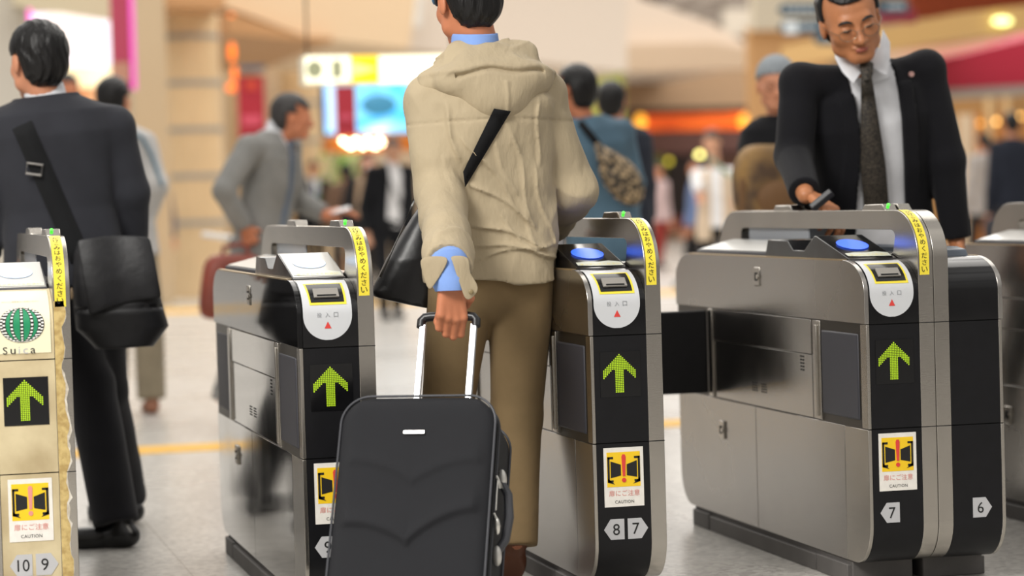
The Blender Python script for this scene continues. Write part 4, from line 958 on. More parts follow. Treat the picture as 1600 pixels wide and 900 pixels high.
# hood lying bunched on the shoulders
def hood(P):
    q = P - neck; a = q @ rt - .012; b = q @ fwd; z = q @ up
    R_ = np.stack([rt, fwd, up], 1); c1 = neck + rt * .006
    d = ellip(P, c1 - up * .066 - fwd * .085, (.172, .078, .076), R_)
    d = smin(d, ellip(P, c1 - up * .115 - fwd * .105 + rt * .005, (.100, .062, .072), R_), .03)
    d = smin(d, cone(P, c1 + rt * .085 - up * .005 - fwd * .03, c1 - rt * .075 - up * .0 - fwd * .03, .055, .052), .04)
    d = smin(d, cone(P, c1 + rt * .085 - up * .01 - fwd * .02, c1 + rt * .105 - up * .065 + fwd * .06, .04, .035), .03)
    d = smin(d, cone(P, c1 - rt * .075 - up * .01 - fwd * .02, c1 - rt * .105 - up * .065 + fwd * .06, .04, .035), .03)
    for s_ in (-1, 1): d = smin(d, cone(P, neck + rt * s_ * .06 - up * .01 - fwd * .02, neck + rt * s_ * .165 - up * .072 - fwd * .02, .048, .040), .03)
    d = np.maximum(d, -ellip(P, neck + up * .06 + fwd * .02, (.072, .080, .085), R_))
    # roll edges and the big crease under the collar
    v = z + .040 + .55 * a * a + .005 * np.sin(a * 40)
    d = d + .010 * np.exp(-(v / .006) ** 2) * (np.abs(a) < .13) - .006 * np.exp(-((v - .016) / .011) ** 2)
    d = d - .011 * fold_noise(P, 21, 46, unit(rt + up * .25), 4) * np.clip((z + .09) * 16, .18, 1) - .005 * fold_noise(P, 8, 90, rt, 3) * np.clip((z + .07) * 16, .1, 1)
    d = d - .006 * ridges(P, 77, 34, unit(rt + up * .2), 3.5) * np.clip((z + .075) * 16, .05, 1) - .004 * np.exp(-((a - .012 + .02 * (z + .1)) / .006) ** 2) * (z < -.07)
    return d
sculpt('hood', hood, [neck], .25, .005, TANJ, man)
# blue collar
def collar(P):
    q = P - (neck + up * .045 - rt * .026); r_ = np.sqrt((q @ rt) ** 2 + ((q @ fwd) * .92) ** 2); z = q @ up - .10 * (q @ fwd)
    return np.maximum(np.abs(r_ - .0645 + .1 * z) - .004, np.abs(z - .004) - .024)
sculpt('shirt_collar', collar, [neck + up * .05], .11, .004, BLUSH, man)
# blue cuff at the wrist
wv = mk['hp'][0][0][0][0]
cc = gc + np.array([.004, -.012, .080]); cd_ = unit(JM['wA'] - JM['eA'])
MB().tube([JM['wA'] - cd_ * .07, JM['wA'] - cd_ * .005, gc + np.array([.003, -.020, .092]), gc + np.array([.003, -.021, .074])], [.054, .058, .053, .046], 24, flat=.92).obj('shirt_cuff', BLUSH, man)
MB().ell(gc + np.array([.004, -.062, .104]), (.006, .003, .006)).obj('cuff_button', WHITE, man)
# open sleeve cuff with its tab
sv = cc - cd_ * .045
def flap(P0, pts, m=TANJ, nm='cuff_flap'):
    """a strip of cloth: rows of left/right points"""
    q = MB(); rows = pts; q.add([p for r_ in rows for p in r_], [(2 * i, 2 * i + 1, 2 * i + 3, 2 * i + 2) for i in range(len(rows) - 1)])
    o = q.obj(nm, m, man); s_ = o.modifiers.new('t', 'SOLIDIFY'); s_.thickness = .004; u_ = o.modifiers.new('s', 'SUBSURF'); u_.levels = 1; u_.render_levels = 2; return o
Yc = cc[1] - .045
def a2(x, y, dy=0.): return at(x, y, Yc + dy)
flap(sv, [(a2(700, 398, .005), a2(735, 398, .01)), (a2(706, 406, -.006), a2(735, 414, .0)), (a2(712, 428, -.012), a2(736, 428, -.004)), (a2(720, 448, -.012), a2(744, 438, -.006)), (a2(724, 466, -.010), a2(748, 446, -.008)), (a2(733, 472, -.008), a2(748, 456, -.008))])
flap(sv, [(a2(704, 398, .0), a2(662, 400, .02)), (a2(700, 414, -.004), a2(654, 406, .02)), (a2(690, 430, -.002), a2(656, 416, .02)), (a2(680, 444, .004), a2(662, 436, .02)), (a2(672, 454, .012), a2(667, 450, .02))])
MB().ell(a2(736, 456, -.014), (.007, .003, .007)).obj('tab_button', mat('tab_button', '8a7a58', .5), man)
# cap
HL, R = mk['HL'], mk['R']
CAPM = mat('navy_cap', '16283f', .6); CAPL = mat('blue_cap_panel', '4f86b8', .6)
def capf(P, g=0.):
    d = ellip(P, HL(0, -.012, .036), (.1045 + g, .121 + g, .112 + g), R); q = (P - JM['head']) @ R
    edge = .012 + .040 * np.exp(-(q[:, 0] / .052) ** 2) * (q[:, 1] < 0); return np.maximum(np.maximum(d, -d - .012), edge - q[:, 2])
sculpt('cap', capf, [JM['head']], .17, .005, CAPM, man)
def capl(P): q = (P - JM['head']) @ R; return np.maximum(np.maximum(capf(P, .0015), q[:, 0] + .074), q[:, 2] - .06)
sculpt('cap_side', capl, [JM['head']], .17, .005, CAPL, man)
# strap over the back, lying on the jacket
def on_back(px, py, off=.004):
    """where the line of sight of the photograph meets the jacket"""
    d0 = at(px, py, 6.7); d1 = at(px, py, 7.4); lo, hi = 0., 1.
    ts = np.linspace(0, 1, 160); P = d0 + ts[:, None] * (d1 - d0); v = np.minimum(mk['jf'](P), hood(P)); k = np.argmax(v < off); return P[k] if (v < off).any() else P[80]
STRAP = cloth('black_webbing', '08080a', bump=.1)
bag = thing('shoulder_bag', 'black soft shoulder bag hanging behind the left arm of the man in the beige jacket', 'bag', at(630, 470, 7.2))
q = MB(); rows = []
for i in range(15):
    u = i / 14; xl, yl = 772 + (724 - 772) * u, 170 + (268 - 170) * u; xr, yr = 798 + (727 - 798) * u, 174 + (292 - 174) * u
    a_, b_ = on_back(xl, yl, .006), on_back(xr, yr, .006); rows += [a_, b_]
q.add(rows, [(2 * i, 2 * i + 1, 2 * i + 3, 2 * i + 2) for i in range(14)]); st = q.obj('strap', STRAP, bag); sm = st.modifiers.new('t', 'SOLIDIFY'); sm.thickness = .003; sm.offset = 0
BAGK = mat('black_bag_nylon', '0c0c0f', .38, bump=.2, bscale=14)
bc = at(640, 405, 7.22)
def bagf(P):
    q = P - bc; x, y, z = q[:, 0], q[:, 1], q[:, 2]
    # a soft sack leaning up to the right, wide bottom
    cx = .02 + .30 * (z + .02); w_ = np.interp(z, [-.13, -.09, .0, .12, .20], [.08, .115, .095, .05, .012]); dd = np.interp(z, [-.13, 0, .2], [.06, .075, .02])
    k = (np.abs((x - cx) / w_) ** 2.5 + np.abs(y / dd) ** 2.5) ** .4; d = (k - 1) * np.minimum(w_, dd)
    d = np.maximum(d, np.maximum(-.13 - z - .25 * x, z - .2)); return d - .006 * fold_noise(P, 31, 30, (.5, 0, .8), 3)
sculpt('bag_body', bagf, [bc], .23, .008, BAGK, bag)
q = MB(); q.grid(lambda u, v: at(592 + 62 * u + 3 * v, 432 - 130 * u + 10 * v * (1 - u) - 8 * v, 7.11 + .01 * u), 12, 2); o = q.obj('bag_flap', mat('bag_flap_sheen', '2b2926', .3, bump=.2, bscale=20), bag); o.modifiers.new('t', 'SOLIDIFY').thickness = .006

# ------------------------------------------------------------------ the black suitcase
sc_ = thing('suitcase', 'black soft suitcase with a curved embossed front on a long silver handle', 'suitcase', cs(0, .12, -.03))
sc_.location[2] = 0; sc_['_w'] = [sc_['_w'][0], sc_['_w'][1], 0.]
CASEM = cloth('charcoal_suitcase_fabric', '131419', bump=.35, bscale=700, rough=.65, var=.05, spec=.3); PIPE = mat('suitcase_piping', '3c3d42', .35)
def rr_outline(w_, h0, h1, rt_, rb, n=10, ins=0.):
    return (arc(w_ - rt_, h1 - rt_, rt_ - ins, rt_ - ins, 0, 90, n) + arc(-w_ + rt_, h1 - rt_, rt_ - ins, rt_ - ins, 90, 180, n)
            + arc(-w_ + rb, h0 + rb, rb - ins, rb - ins, 180, 270, n) + arc(w_ - rb, h0 + rb, rb - ins, rb - ins, 270, 360, n))
def casebox(y0, y1, ins, nm, m, bev=.0):
    o_ = rr_outline(CW / 2, 0, CH, .075, .045, ins=ins); n = len(o_); q = MB()
    q.add([cs(a, y0, b) for a, b in o_] + [cs(a, y1, b) for a, b in o_], [tuple(range(n)), tuple(range(n, 2 * n))[::-1]] + [(i, n + i, n + (i + 1) % n, (i + 1) % n) for i in range(n)])
    return q.obj(nm, m, sc_, bevel=bev, seg=3)
casebox(.012, .235, .004, 'shell', CASEM, .012)
for y_, nm in ((.010, 'front_piping'), (.064, 'zip_piping'), (.215, 'rear_piping')):
    o_ = rr_outline(CW / 2 + (.001), 0, CH + .001, .075, .045); pth = [cs(a, y_, b) for a, b in o_]; MB().tube(pth + pth[:2], .0034, 8, cap=False).obj(nm, PIPE, sc_)
o_ = rr_outline(CW / 2 + (-.001), 0, CH - .001, .075, .045); pth = [cs(a, .050, b) for a, b in o_]; MB().tube(pth + pth[:2], .003, 6, cap=False).obj('zip', mat('zip_black', '08080a', .5), sc_)
# padded front with two embossed curves
def emb(x, z):
    e = 0.
    ax_ = abs(x) / (CW / 2 - .02)
    w_ = min(1, ax_); c1 = .412 + .095 * w_ ** .85 - .040 * w_ ** 3; c2 = .250 + (.125 if x > 0 else .085) * w_ ** .75 - .035 * w_ ** 3
    fade = max(0, min(1, (1 - ax_) * 9))
    for c_, amp in ((c1, .006), (c2, .0115)):
        t = z - c_; e += amp * fade * (1 / (1 + math.exp(-t / .0045)) * math.exp(-max(t, 0) / .035)) * 1.6
    return e
q = MB(); nu, nv = 60, 110
def front(u, v):
    z = .004 + v * (CH - .008); r_ = .073; hw_ = CW / 2 - .003
    if z > CH - .004 - r_: hw_ = hw_ - r_ + math.sqrt(max(0, r_ * r_ - (z - (CH - .004 - r_)) ** 2))
    if z < .042: hw_ = hw_ - .042 + math.sqrt(max(0, .042 ** 2 - (.042 - z) ** 2))
    x = (2 * u - 1) * hw_; edge = min(hw_ - abs(x), z - .004, CH - .004 - z) if hw_ > abs(x) else 0
    puff = .016 * (1 - math.exp(-max(0, edge) / .016)); return cs(x, .012 - puff - emb(x, z), z)
q.grid(front, nu, nv); q.obj('padded_front', CASEM, sc_, smooth=180)
q = MB(); P8 = [cs(x, y, z) for y in (-.0115, -.0065) for z in (.545, .553) for x in (-.030, .024)]; q.add(P8, [(0, 1, 3, 2), (4, 6, 7, 5), (0, 4, 5, 1), (2, 3, 7, 6), (0, 2, 6, 4), (1, 5, 7, 3)]); q.obj('badge', mat('badge_silver', 'f0f0ee', .2, .4), sc_)
POLE = mat('bright_aluminium', 'f4f7fb', .22, .55)
for x_ in (-.069, .069):
    q = MB(); P8 = [cs(PX + x_ + a, b, z) for b in (.157, .173) for z in (CH - .02, HZ - .018) for a in (-.0085, .0085)]; q.add(P8, [(0, 1, 3, 2), (4, 6, 7, 5), (0, 4, 5, 1), (2, 3, 7, 6), (0, 2, 6, 4), (1, 5, 7, 3)]); q.obj('pole', POLE, sc_, bevel=.002)
gk = mat('grip_black', '141417', .35)
q = MB(); q.tube([cs(PX - .0745, .165, HZ - .024), cs(PX - .0745, .165, HZ - .006), cs(PX - .066, .165, HZ + .004), cs(PX - .05, .165, HZ + .006), cs(PX + .05, .165, HZ + .006), cs(PX + .066, .165, HZ + .004), cs(PX + .0745, .165, HZ - .006), cs(PX + .0745, .165, HZ - .024)], .0125, 12); q.obj('grip', gk, sc_)
q = MB(); q.tube([cs(-.10, .20, CH + .0), cs(-.07, .20, CH + .018), cs(.07, .20, CH + .018), cs(.10, .20, CH)], .009, 8); q.obj('top_handle', gk, sc_)
# side handle, zip pulls
sh_ = MB(); sh_.tube([cs(CW / 2 + .006, .105, .455), cs(CW / 2 + .026, .105, .42), cs(CW / 2 + .033, .105, .36), cs(CW / 2 + .026, .105, .30), cs(CW / 2 + .006, .105, .265)], [.011, .012, .012, .012, .011], 10); sh_.obj('side_handle', PIPE, sc_)
for z_, sgn in ((.462, 1), (.258, -1)):
    MB().ell(cs(CW / 2 + .008, .105, z_), (.012, .016, .026)).obj('handle_mount', mat('matte_silver', 'd2d0cb', .35, .5), sc_)
SIL = mat('zip_silver', 'e2e0da', .25, .8)
for z_ in (.452, .352):
    q = MB(); q.tube([cs(CW / 2 + .004, .05, z_), cs(CW / 2 + .010, .055, z_ - .012), cs(CW / 2 + .012, .062, z_ - .03)], .0035, 8); q.tube([cs(CW / 2 + .004, .05, z_ - .004), cs(CW / 2 + .012, .075, z_ - .014), cs(CW / 2 + .012, .100, z_ - .018)], .0022, 6); q.obj('zip_slider', SIL, sc_)
MB().tube([cs(CW / 2 + .008, .052, .44), cs(CW / 2 + .008, .050, .40), cs(CW / 2 + .008, .052, .36)], .0022, 8).obj('zip_chain', SIL, sc_)
MB().ell(cs(CW / 2 + .012, .064, .322), (.008, .009, .022)).obj('zip_pull', SIL, sc_)
for x_ in (-CW / 2 + .035, CW / 2 - .035):
    wz = cs(x_, .235, -.0); q = MB(); q.cyl(np.array([wz[0], wz[1], .034]) - cr * .012, np.array([wz[0], wz[1], .034]) + cr * .012, .034, 20); q.obj('wheel', gk, sc_)
    q = MB(); q.tube([cs(x_, .20, .03), (wz[0], wz[1], .034)], .017, 8); q.obj('wheel_housing', gk, sc_)
# ------------------------------------------------------------------ the other people
def stand(px, Y, H=1.7, face_=(0, 1), stride=.0, arms=None, lean=0., wide=.185, dx=0.):
    """joints of somebody standing or walking on the floor; face_ = direction they look to"""
    g = at(px, 400, Y); x, y = g[0] + dx, Y; f = unit([face_[0], face_[1], 0]); r = np.array([f[1], -f[0], 0.])
    # A is the side further to the left of the picture
    if r[0] < 0: r = -r
    P = lambda a, b, z: np.array([x, y, 0]) + r * a + f * b + np.array([0, 0, z * H])
    J = dict(hip=P(0, 0, .545), neck=P(0, lean, .842), head=P(0, lean + .02, .928), sA=P(-wide, lean, .808), sB=P(wide, lean, .808),
             eA=P(-wide - .055, -.02, .625), eB=P(wide + .055, -.02, .625), wA=P(-wide - .05, .06, .49), wB=P(wide + .05, .06, .49),
             kA=P(-.09, stride * .6 + .02, .285), kB=P(.09, -stride * .35 + .02, .285), aA=P(-.09, stride, .06), aB=P(.09, -stride, .065))
    J.update(arms or {}); return J, f
W_SHIRT = cloth('white_shirt', 'dfe0e4', bump=.08); W_SHIRTF = cloth('white_shirt_far', 'eceaea', bump=0.)
CHARS = cloth('charcoal_suit', '303137', bump=.3, bscale=500); NAVYK = cloth('near_black_suit', '101115', bump=.2); GREYS = cloth('grey_suit', '83827f', bump=.3); NAVY = cloth('navy_jacket', '20242f')
DENIM = cloth('blue_denim', '50697a', var=.2, vscale=5); KHK2 = cloth('taupe_trouser', '857a66'); LG = cloth('pale_grey_jacket', 'b4b2b0'); DTR = cloth('dark_trouser', '1c1c20')
BLKT = cloth('black_trouser', '111114')
# man in the dark suit, left
YL = 8.72
J = dict(hip=at(100, 400, YL), neck=at(72, 158, YL), head=at(60, 97, YL), sA=at(12, 205, YL), sB=at(178, 200, YL), eA=at(-22, 300, YL), eB=at(203, 300, YL + .02), wA=at(-20, 400, YL + .1), wB=at(206, 385, YL + .10),
         kA=at(140, 600, YL + .05), aA=at(180, 800, YL - .08), kB=at(160, 610, YL + .25), aB=at(195, 770, YL + .62))
J['aA'][2] = .10; J['aB'][2] = .10
lman, lk = person('man with short black hair in a charcoal suit seen from behind, left edge', J, (.1, 1, 0), hfw=(-.35, .94, 0), jm=CHARS, tm=DTR, hair='fringe', folds=(.007, 15, 11), h=.010, s=1.08, hh=.012, shoes=SHOEK,
    foot=((-.9, .35), (-.6, .75)), sleeve=(.072, .064, .052), hem=-.20, legr=(.10, .085, .078), face=True, headpitch=-8)
MB().tube([lk['neck'] + lk['up'] * .0, lk['neck'] + lk['up'] * .052 + lk['fwd'] * .012], [.074, .066], 20, cap=False).obj('shirt_collar', W_SHIRT, lman)
def on_cloth(f, px, py, Ya, Yb, off=.004):
    d0 = at(px, py, Ya); d1 = at(px, py, Yb); P = d0 + np.linspace(0, 1, 200)[:, None] * (d1 - d0); v = f(P); k = np.argmax(v < off); return P[k] if (v < off).any() else P[120]
lb = thing('messenger_bag', 'black messenger bag with a flap at the hip of the man in the charcoal suit', 'bag', at(180, 545, YL - .1))
rows = []
for i in range(13):
    u = i / 12; cx, cy_ = 34 + 92 * u, 195 + 210 * u; 
    for sgn in (-1, 1): rows.append(on_cloth(lk['jf'], cx + sgn * 15, cy_ - sgn * 7, YL - .3, YL + .1, .007))
q = MB(); q.add(rows, [(2 * i, 2 * i + 1, 2 * i + 3, 2 * i + 2) for i in range(12)]); o = q.obj('strap', cloth('dark_webbing', '17181a'), lb); o.modifiers.new('t', 'SOLIDIFY').thickness = .004
bk_ = on_cloth(lk['jf'], 53, 264, YL - .3, YL + .1, .012); bp_ = [bk_ + np.array([a, -.008, b]) for a, b in ((-.027, -.014), (.022, -.022), (.028, .012), (-.022, .020))]
MB().tube(bp_ + bp_[:2], .0045, 8, cap=False).obj('buckle', mat('buckle_silver', 'b9b5b0', .3, .8), lb)
NYL = mat('messenger_nylon', '17171a', .5, bump=.4, bscale=12, var=.2, vscale=20)
lc = at(180, 465, YL - .22)
def lbf(P):
    q = P - lc; x, y, z = q[:, 0], q[:, 1], q[:, 2]; x = x - .06 * y
    w_ = np.interp(z, [-.17, -.10, .0, .15, .19], [.09, .150, .142, .115, .10]); cx = np.interp(z, [-.17, 0, .19], [.025, .01, -.015]); dd = np.interp(z, [-.17, -.05, .19], [.05, .075, .045])
    k = (np.abs((x - cx) / w_) ** 3.2 + np.abs(y / dd) ** 2.6) ** .33; d = (k - 1) * np.minimum(w_, dd); d = np.maximum(d, np.maximum(z - .19, -.165 - z)); d = d + .006 * (z < -.03) * (y < 0) * np.exp(-((z + .03) / .008) ** 2) 
    return d - .008 * fold_noise(P, 41, 26, (1, 0, .2), 3)
sculpt('bag_body', lbf, [lc], .24, .008, NYL, lb)
q = MB(); q.grid(lambda u, v: lc + np.array([-.125 + .24 * u + .03 * v, -.062 - .028 * math.sin(v * 2.2) - .006 * math.sin(u * 9), .195 + .012 * math.sin(u * 3) - (.25 - .05 * u) * v]), 12, 8); o = q.obj('flap', NYL, lb); o.modifiers.new('t', 'SOLIDIFY').thickness = .006; o.modifiers.new('s', 'SUBSURF').levels = 1
MB().ell(lc + np.array([-.145, -.05, .02]), (.006, .005, .02)).obj('zip_pull', mat('zip_pull_tan', '9a8468', .4), lb)

# man with grey track jacket
Y = 14.3
J, f = stand(188, Y, 1.80, (.25, 1), stride=.12); J.update(head=at(178, 157, Y), neck=at(182, 200, Y), sB=at(222, 228, Y), eB=at(243, 290, Y - .1), wB=at(226, 345, Y + .1), sA=at(148, 230, Y), eA=at(136, 300, Y), hip=at(190, 372, Y), kB=at(232, 500, Y), aB=at(236, 600, Y - .05), kA=at(180, 500, Y + .1), aA=at(175, 600, Y + .2))
for q_ in ('aA', 'aB'): J[q_][2] = .1
p_, k_ = person('man in a pale grey track jacket and taupe trousers walking away', J, (.25, 1, 0), hfw=(.5, .86, 0), jm=LG, tm=KHK2, h=.016, folds=(.006, 14, 2), s=1.05, shoes=mat('tan_shoe', '8a5a42', .5), sleeve=(.078, .072, .055), legr=(.10, .085, .08))
rows = [on_cloth(k_['jf'], x, y, Y - .4, Y + .2, .01) for x, y in ((205, 205), (222, 215), (236, 240), (246, 268), (253, 290))]; MB().tube(rows, .010, 8).obj('sleeve_stripe', mat('teal_stripe', '4f6f80', .6), p_)
# small dark figure by the column
Y = 33.5
J, f = stand(286, Y, 1.86, (-.1, 1), stride=.10, wide=.20); person('distant man in a black suit walking away in front of the left column', J, (0, 1, 0), hfw=(.2, 1, 0), jm=NAVYK, tm=NAVYK, h=.022, folds=(0, 1, 1), shoes=SHOEK, face=False, sleeve=(.07, .06, .05), s=1.08)
# man in the grey suit
Y = 13.2
J = dict(hip=at(408, 382, Y), neck=at(432, 212, Y), head=at(456, 184, Y - .02), sA=at(390, 232, Y - .16), sB=at(450, 232, Y + .17), eA=at(350, 298, Y - .26), wA=at(381, 355, Y - .22), eB=at(462, 312, Y + .20), wB=at(506, 334, Y + .10),
         kA=at(385, 500, Y), aA=at(345, 600, Y), kB=at(440, 510, Y + .1), aB=at(470, 630, Y + .1)); J['aB'][2] = .09; J['aA'][2] = .15
OPN = [(.0, .02, .0), (.3, .018, .0), (.5, .03, .0), (.92, .055, 0), (1.03, .06, 0)]
gman, gk_ = person('man in a grey suit turned to the right, holding out a white card', J, (1, -.25, 0), hfw=(.97, -.05, 0), jm=GREYS, tm=GREYS, shirt=W_SHIRT, opening=OPN, lapel=.006, skin=SKINW, hm=HAIRG, hair='short', h=.013, folds=(.007, 14, 6), sleeve=(.070, .062, .050),
    hand_kw=(dict(pn=(0, 1, 0), ts=(1, 0, 0), curl=(60, 70, 50)), dict(d=(.95, -.1, .15), pn=(0, .3, -1), ts=(0, -1, .3), curl=(15, 20, 15))), shoes=SHOEK, foot=((1, 0), (1, 0)), feet_kw=(dict(pitch=45), {}), headpitch=-6, table=[(a, b * .98, c * 1.05, d) for a, b, c, d in SUIT], s=1.0)
def tie_strip(k, m, root, nm='tie', t0=.93, t1=.1, w0=.018, w1=.042, off=.012, n=14, cx=0.):
    q = MB(); rows = []
    for i in range(n + 1):
        t = t0 + (t1 - t0) * i / n; w_ = w0 + (w1 - w0) * i / n; c = k['hip'] + k['up'] * k['Lt'] * t; tt, hw, hd, oc = k['table']; dep = np.interp(t, tt, hd) + np.interp(t, tt, oc)
        for s_ in (-1, 1): rows.append(c + k['rt'] * (s_ * w_ + cx) + k['fwd'] * (dep - .012 + off))
        if i == 0: knot = c + k['fwd'] * (dep - .012 + off)
    q.add(rows, [(2 * i, 2 * i + 1, 2 * i + 3, 2 * i + 2) for i in range(n)]); o = q.obj(nm, m, root); md = o.modifiers.new('t', 'SOLIDIFY'); md.thickness = .006
    MB().ell(knot + k['up'] * .008, (.020, .012, .018)).obj('tie_knot', m, root)
tie_strip(gk_, mat('grey_blue_tie', '5c6878', .6), gman)
cardp = at(532, 328, Y + .04); tg = thing('paper_card', 'small white card in the hand of the man in the grey suit', 'card', cardp); q = MB(); q.add([cardp + np.array(p) for p in ((-.05, -.02, -.02), (.05, -.03, .005), (.055, .04, .02), (-.045, .05, -.005))], [(0, 1, 2, 3)]); o = q.obj('card', W_SHIRTF, tg); o.modifiers.new('t', 'SOLIDIFY').thickness = .002
Yb = Y - .28
bb = thing('briefcase', 'reddish brown leather bag hanging from the hand of the man in the grey suit', 'bag', at(365, 492, Yb)); LEA = mat('red_brown_leather', '7e3626', .45, var=.25, vscale=6, bump=.2, bscale=20)
bcc = at(366, 448, Yb)
def bcf(P):
    q = P - bcc; w_ = np.interp(q[:, 2], [-.17, .13], [.19, .15]); k = (np.abs(q[:, 0] / w_) ** 5 + np.abs(q[:, 1] / .07) ** 3 + np.abs(q[:, 2] / .165) ** 6) ** .25; return (k - 1) * .06 - .004 * fold_noise(P, 3, 20)
sculpt('leather_body', bcf, [bcc], .25, .014, LEA, bb); MB().tube([bcc + [-.06, 0, .15], bcc + [-.05, 0, .20], bcc + [.03, 0, .215], bcc + [.07, 0, .20], bcc + [.08, 0, .15]], .011, 8).obj('handle', LEA, bb)
a, b = at(316, 366, 17), at(362, 372, 17); o = MB().tube([a, b], .017, 10).obj('barrier_rail', mat('pale_rail', 'dcdcdc', .3)); 
rail = thing('guide_rail', 'short pale rail ending left of the red brown bag', 'rail', (a[0], 17, 0)); o.parent = rail; o.data.transform(Matrix.Translation((-a[0], -17, 0))); MB().tube([(b[0], 17, 0), (b[0], 17, b[2])], .02, 10).obj('post', STEELD, rail); MB().tube([(b[0], 17, 0), (b[0], 17, .02)], .09, 16).obj('post_base', STEELD, rail)
# far crowd
def far(label, px, Y, H, face_, jm, tm, head=None, **k):
    st = k.pop('stride', .1); ar = k.pop('arms', None); J, f = stand(px, Y, H, face_, stride=st, arms=ar, wide=k.pop('wide', .185), dx=k.pop('dx', 0.))
    if head is not None: sh = at(head[0], head[1], Y) - J['head']; sh[1] = 0; J['head'] = J['head'] + sh * .999; J['neck'] = J['neck'] + sh * [.8, 0, .9]; J['sA'] = J['sA'] + sh * [.6, 0, .8]; J['sB'] = J['sB'] + sh * [.6, 0, .8]
    kw = dict(h=.02, folds=(0, 1, 1), face=face_[1] < .3, shoes=SHOEK, hfw=(face_[0], face_[1], 0), foot=(f[:2], f[:2])); kw.update(k); return person(label, J, (face_[0], face_[1], 0), jm=jm, tm=tm, **kw)
OPF = [(-.2, .05, 0), (.0, .035, .0), (.5, .04, .0), (.95, .065, 0), (1.03, .07, 0)]
p_, k_ = far('man in a dark suit and pale tie beyond the arm of the grey suited man', 493, 36, 1.72, (0, -1), NAVYK, NAVYK, head=(490, 265), shirt=W_SHIRTF, opening=OPF); tie_strip(k_, mat('lilac_tie', '8f97b8', .6), p_)
p_, k_ = far('man in an open black jacket and bright white shirt facing the camera', 608, 24.5, 1.74, (.05, -1), NAVYK, NAVYK, head=(613, 235), shirt=W_SHIRTF, opening=[(-.3, .06, .03), (.0, .065, .03), (.5, .065, .03), (.9, .06, .02), (1.03, .06, 0)], skin=SKINF, h=.017, hm=HAIRG)
q = MB(); q.tube([k_['hip'] + k_['up'] * k_['Lt'] * .95 - k_['rt'] * .08 + k_['fwd'] * .09, k_['hip'] + k_['up'] * k_['Lt'] * .5 + k_['rt'] * .02 + k_['fwd'] * .135, k_['hip'] + k_['up'] * k_['Lt'] * .15 + k_['rt'] * .12 + k_['fwd'] * .12], .02, 8, flat=.3, up=(0, 1, 0)).obj('bag_strap', STRAP, p_)
p_, k_ = far('long haired woman in a white face mask and beige scarf', 566, 29, 1.6, (.1, -1), DTR, DTR, head=(574, 256), hair='long', wide=.16)
MB().ell(k_['HL'](0, .085, -.052), (.062, .035, .045)).obj('face_mask', mat('mask_white', 'e2dede', .6), p_); MB().tube([k_['neck'] - k_['rt'] * .08 + k_['fwd'] * .1, k_['hip'] + k_['up'] * .1 - k_['rt'] * .08 + k_['fwd'] * .17], .05, 10, flat=.5).obj('scarf', cloth('beige_scarf', 'a89078'), p_)
far('person in a brown coat half hidden left of the woman with the mask', 540, 33, 1.6, (0, 1), cloth('brown_coat', '6b5546'), DTR, head=(541, 270))
far('person in a salmon coat far behind the reddish brown bag', 318, 40, 1.62, (0, -1), cloth('salmon_coat', 'b5806e'), DTR, head=(322, 268))
p_, _k = far('distant person with a white bag seen between the track jacket and the black suit', 243, 31, 1.6, (.1, -1), cloth('plum_coat', '5c5664'), cloth('olive_trouser', '4a4c38'), wide=.16)
wb = thing('carrier_bag', 'white carrier bag right of the sleeve of the track jacket', 'bag', at(245, 368, 30.6)); MB().prism([(at(236, 355, 30.6)[0], at(240, 372, 30.6)[2]), (at(254, 355, 30.6)[0], at(240, 370, 30.6)[2]), (at(252, 355, 30.6)[0], at(240, 341, 30.6)[2]), (at(238, 355, 30.6)[0], at(240, 341, 30.6)[2])], 30.5, 30.65, 'y').obj('bag_body', W_SHIRTF, wb, bevel=.03); MB().tube([at(240, 342, 30.57), at(242, 334, 30.57), at(248, 334, 30.57), at(250, 342, 30.57)], .01, 6).obj('handle', W_SHIRTF, wb)
far('person in a white top showing behind the neck of the charcoal suited man', 112, 19.5, 1.64, (-.2, -1), W_SHIRTF, DTR, head=(104, 140), skin=SKINW, wide=.17)
# denim man and his patterned bag
Y = 12.2
J, f = stand(936, Y, 1.74, (.1, 1), stride=.05); J.update(head=at(899, 142, Y), neck=at(912, 190, Y), sA=at(882, 205, Y), sB=at(972, 207, Y), eB=at(992, 285, Y), eA=at(868, 280, Y), wA=at(868, 345, Y), wB=at(985, 350, Y + .1), hip=at(945, 365, Y))
dman, dk = person('man in a faded blue denim jacket seen from behind, right of the beige jacket', J, (0, 1, 0), hfw=(-.55, .83, 0), jm=DENIM, tm=DTR, h=.014, folds=(.007, 13, 3), hair='short', skin=SKINW, shoes=SHOEK, s=1.04, hem=-.25, table=[(a, b * 1.04, c, d) for a, b, c, d in SUIT])
pbg = thing('crossbody_bag', 'small beige and black patterned bag worn on the back of the man in denim', 'bag', at(968, 320, Y - .25)); cb_ = at(966, 272, Y - .20)
LEO = bpy.data.materials.new('mottled_print'); LEO.use_nodes = True; t_ = LEO.node_tree; v_ = t_.nodes.new('ShaderNodeTexVoronoi'); v_.inputs['Scale'].default_value = 42; tcx = t_.nodes.new('ShaderNodeTexCoord'); t_.links.new(tcx.outputs['Object'], v_.inputs['Vector']); r_ = t_.nodes.new('ShaderNodeValToRGB'); t_.links.new(v_.outputs['Distance'], r_.inputs[0]); r_.color_ramp.elements[0].position = .3; r_.color_ramp.elements[0].color = hx('b59c78'); r_.color_ramp.elements[1].position = .55; r_.color_ramp.elements[1].color = hx('3a3228'); t_.links.new(r_.outputs[0], t_.nodes['Principled BSDF'].inputs['Base Color'])
ub = unit(at(935, 235, Y) - at(995, 318, Y)); sb = np.cross(ub, [0, 1., 0]); Rb = np.stack([sb, [0, 1, 0], ub], 1)
